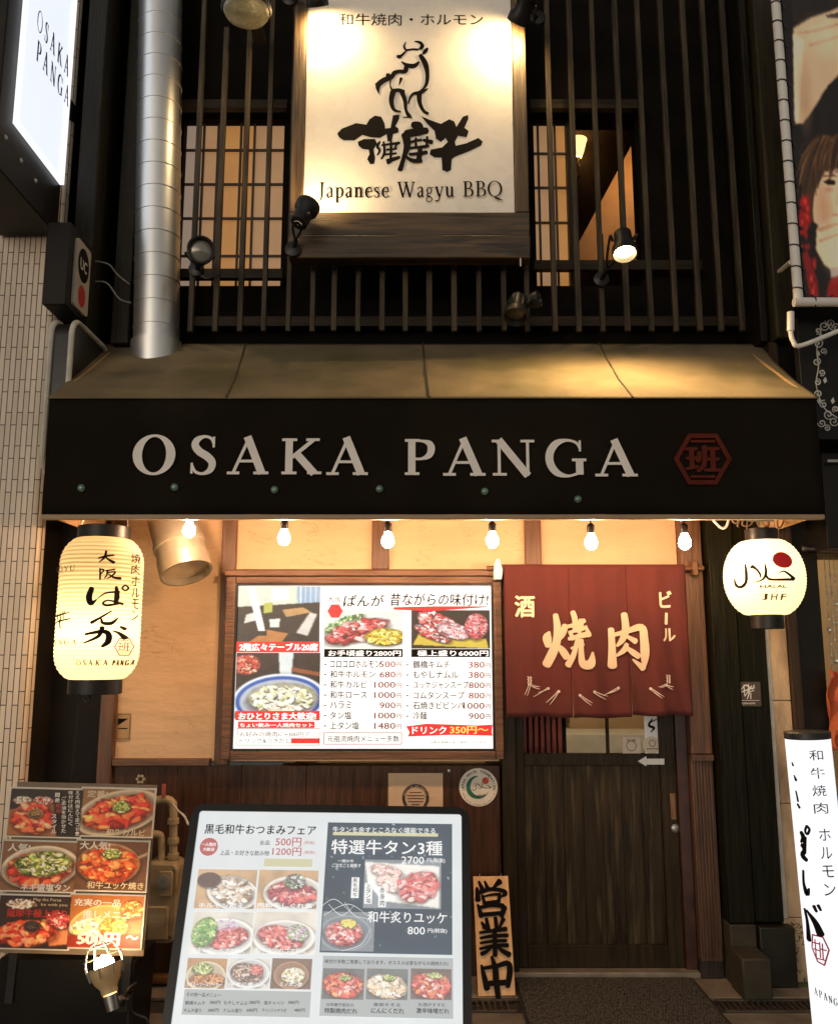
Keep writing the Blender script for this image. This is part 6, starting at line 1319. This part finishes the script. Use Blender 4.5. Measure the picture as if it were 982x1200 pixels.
# ------------------------------------------------------------------ lit standing sign in the street, right
Ys = -1.02; tl = at(919.5, 858, Ys-.0); 
ax = tl.x+.080+.036; t = thing('standing_sign', 'slim white lit column sign with black vertical writing at the right edge', 'sign', (ax, Ys, .0145), (0, rad(-1.7), 0))
hz = tl.z-.0145; RX_, RY_ = .080, .065
def eprof(n=40): return [(RX_*cos(2*pi*i/n), RY_*sin(2*pi*i/n)) for i in range(n)]
ep = eprof(); n = len(ep)
def sleeve(m, z0, z1, k=1.0, cap=True):
    m.add([(x*k, y*k, z0) for x, y in ep]+[(x*k, y*k, z1) for x, y in ep], [(i, (i+1) % n, n+(i+1) % n, n+i) for i in range(n)]+([tuple(range(n))[::-1], tuple(range(n, 2*n))] if cap else []))
m = MB(); sleeve(m, .12, hz-.022, 1, False); m.build('lit_face', E('stand_white_lit', (.93, .955, 1.0), .86), t, local=True)
m = MB(); sleeve(m, hz-.0225, hz+.004, 1.03); m.build('top_cap', M('cap_black', (.03, .03, .032), .3), t, local=True, bevel=.004)
m = MB(); sleeve(m, .0, .1205, 1.04); m.build('base', black_metal, t, local=True, bevel=.004)
mt = mw(t); inv = mt.inverted()
def pxs(a, b):                              # pixel -> (arc angle, height) on the curved face
    o_ = inv @ CAM; d_ = inv.to_3x3() @ ray(a, b)
    A_ = (d_.x/RX_)**2+(d_.y/RY_)**2; B_ = 2*(o_.x*d_.x/RX_**2+o_.y*d_.y/RY_**2); C_ = (o_.x/RX_)**2+(o_.y/RY_)**2-1
    D_ = max(0, B_*B_-4*A_*C_); tt = (-B_-math.sqrt(D_))/(2*A_); q = o_+d_*tt
    return (math.atan2(q.y/RY_, q.x/RX_)+pi/2)*.075, q.z   # metres of arc, so strokes keep near true width
def fns(a, z, k): th = a/.075-pi/2; e = 1+(.0015+k*EPS)/RY_; return (RX_*e*cos(th), RY_*e*sin(th), z)
s = Sheet(fns, pxs)
for i, ch in enumerate('和牛焼肉'): s.text(ch, (947.5+i*1.9, 879+i*20.5, 963.5+i*1.9, 891+i*20.5+(1 if i else 0)))
for i, ch in enumerate('ホルモン'): s.text(ch, (959+i*2.0, 971+i*21.5, 972+i*2.0, 985+i*21.5))
s.build('lettering', ink, t, local=True)
s = Sheet(fns, pxs); o = (910, 840); k = 3.333
for p, ww in (([(60,178),(64,190)],[4,7]), ([(68,228),(76,248)],[4,8]), ([(76,290),(84,330)],[5,6]), ([(82,340),(90,355)],[6,7]),
              ([(96,450),(104,470),(96,490)],[10,12,6]), ([(100,500),(110,520),(102,540),(118,560)],[12,10,14,10]), ([(112,470),(108,530)],[8,12]), ([(118,425),(128,440),(120,458),(112,445),(118,425)],[6]*5),
              ([(106,600),(108,650),(120,690),(128,670)],[7,9,14,5]), ([(112,750),(122,800),(128,870)],[9,10,16]), ([(120,755),(150,800),(172,850)],[6,14,18]), ([(146,738),(156,760)],[9,7]), ([(162,735),(172,755)],[8,6])):
    s.stroke(p, [a*1.6 for a in ww], o, k)
s.build('brush_kana', ink, t, local=True)
s = Sheet(fns, pxs); o = (910, 840); c_ = [(140,850),(138,900),(160,955),(186,970),(203,910),(180,860)]
for i in range(6): s.stroke([c_[i], ((c_[i][0]+c_[(i+1)%6][0])/2, (c_[i][1]+c_[(i+1)%6][1])/2), c_[(i+1)%6]], [6, 6, 6], o, k)
for p in ([(150,868),(156,940)], [(143,880),(165,886)], [(146,905),(166,912)], [(168,880),(172,940)], [(178,885),(182,945)], [(170,905),(194,912)], [(160,942),(190,950)]): s.stroke([p[0], p[1]], [5, 5], o, k)
s.build('emblem', M('emblem_pink', (.55, .03, .10), .5), t, local=True)
s = Sheet(fns, pxs)
for i, ch in enumerate('APANGA'): s.serif(ch, (954+i*5.6, 1157.5+i*2.9, 958+i*5.6, 1166+i*2.9), .13, .06, 0)
s.build('small_lettering', M('grey_print', (.10, .10, .10), .5), t, local=True)
# weeds at the foot of the sandstone pillar
t = thing('weed_tuft', 'small green weeds growing at the foot of the sandstone pillar', 'weed', (1.86, -.16, .022)); m = MB()
for i in range(60):
    x = random.uniform(1.72, 2.0); y = random.uniform(-.24, -.13); hgt = random.uniform(.015, .05); dx = random.uniform(-.025, .025); dy = random.uniform(-.02, .01); w_ = .004
    m.add([(x-w_, y, .022), (x+w_, y, .022), (x+dx*.6+w_, y+dy*.6, .022+hgt*.7), (x+dx, y+dy, .022+hgt), (x+dx*.6-w_, y+dy*.6, .022+hgt*.7)], [(0, 1, 2, 3, 4)])
m.build('leaves', M('weed_green', (.06, .10, .025), .6, var=.4), t)
t = thing('red_canister', 'red object in the shadow under the menu cards beside the clamp lamp', 'canister', at(141, 1195, -.35)); a = at(141, 1195, -.6); m = MB(); m.lathe((a.x, -.6, .014), (0,0,1), [(.05, 0), (.055, .01), (.055, .24), (.03, .29), (.02, .31)], 20); m.build('body', M('canister_red', (.35, .03, .02), .35), t)

for nm, pts, mt_, lab in (('cable', [at(609,281,-.255), at(609.5,295,-.26), at(610,312,-.26)], cable_w, 'short white cable hanging from the lower right corner of the signboard frame'),
                      ('cable', [at(112,306,-.25), at(128,310,-.25), at(138,322,-.22), at(152,333,-.2)], M('cable_grey', (.16,.16,.15), .5), 'upper grey cable looping between the side sign and the steel duct'),
                      ('cable', [at(112,330,-.25), at(126,332,-.25), at(140,350,-.22), at(154,355,-.2)], M('cable_grey', (.16,.16,.15), .5), 'lower grey cable looping between the side sign and the steel duct'),
                      ('cable', [at(233,318,-.14), at(240,326,-.14), at(252,324,-.14), at(262,318,-.13)], cable_m, 'thin black cable sagging below the round street facing spotlight')):
    t = thing(nm, lab, 'cable', pts[0]); m = MB(); m.tube(pts, .004, 6); m.build('strand', mt_, t)
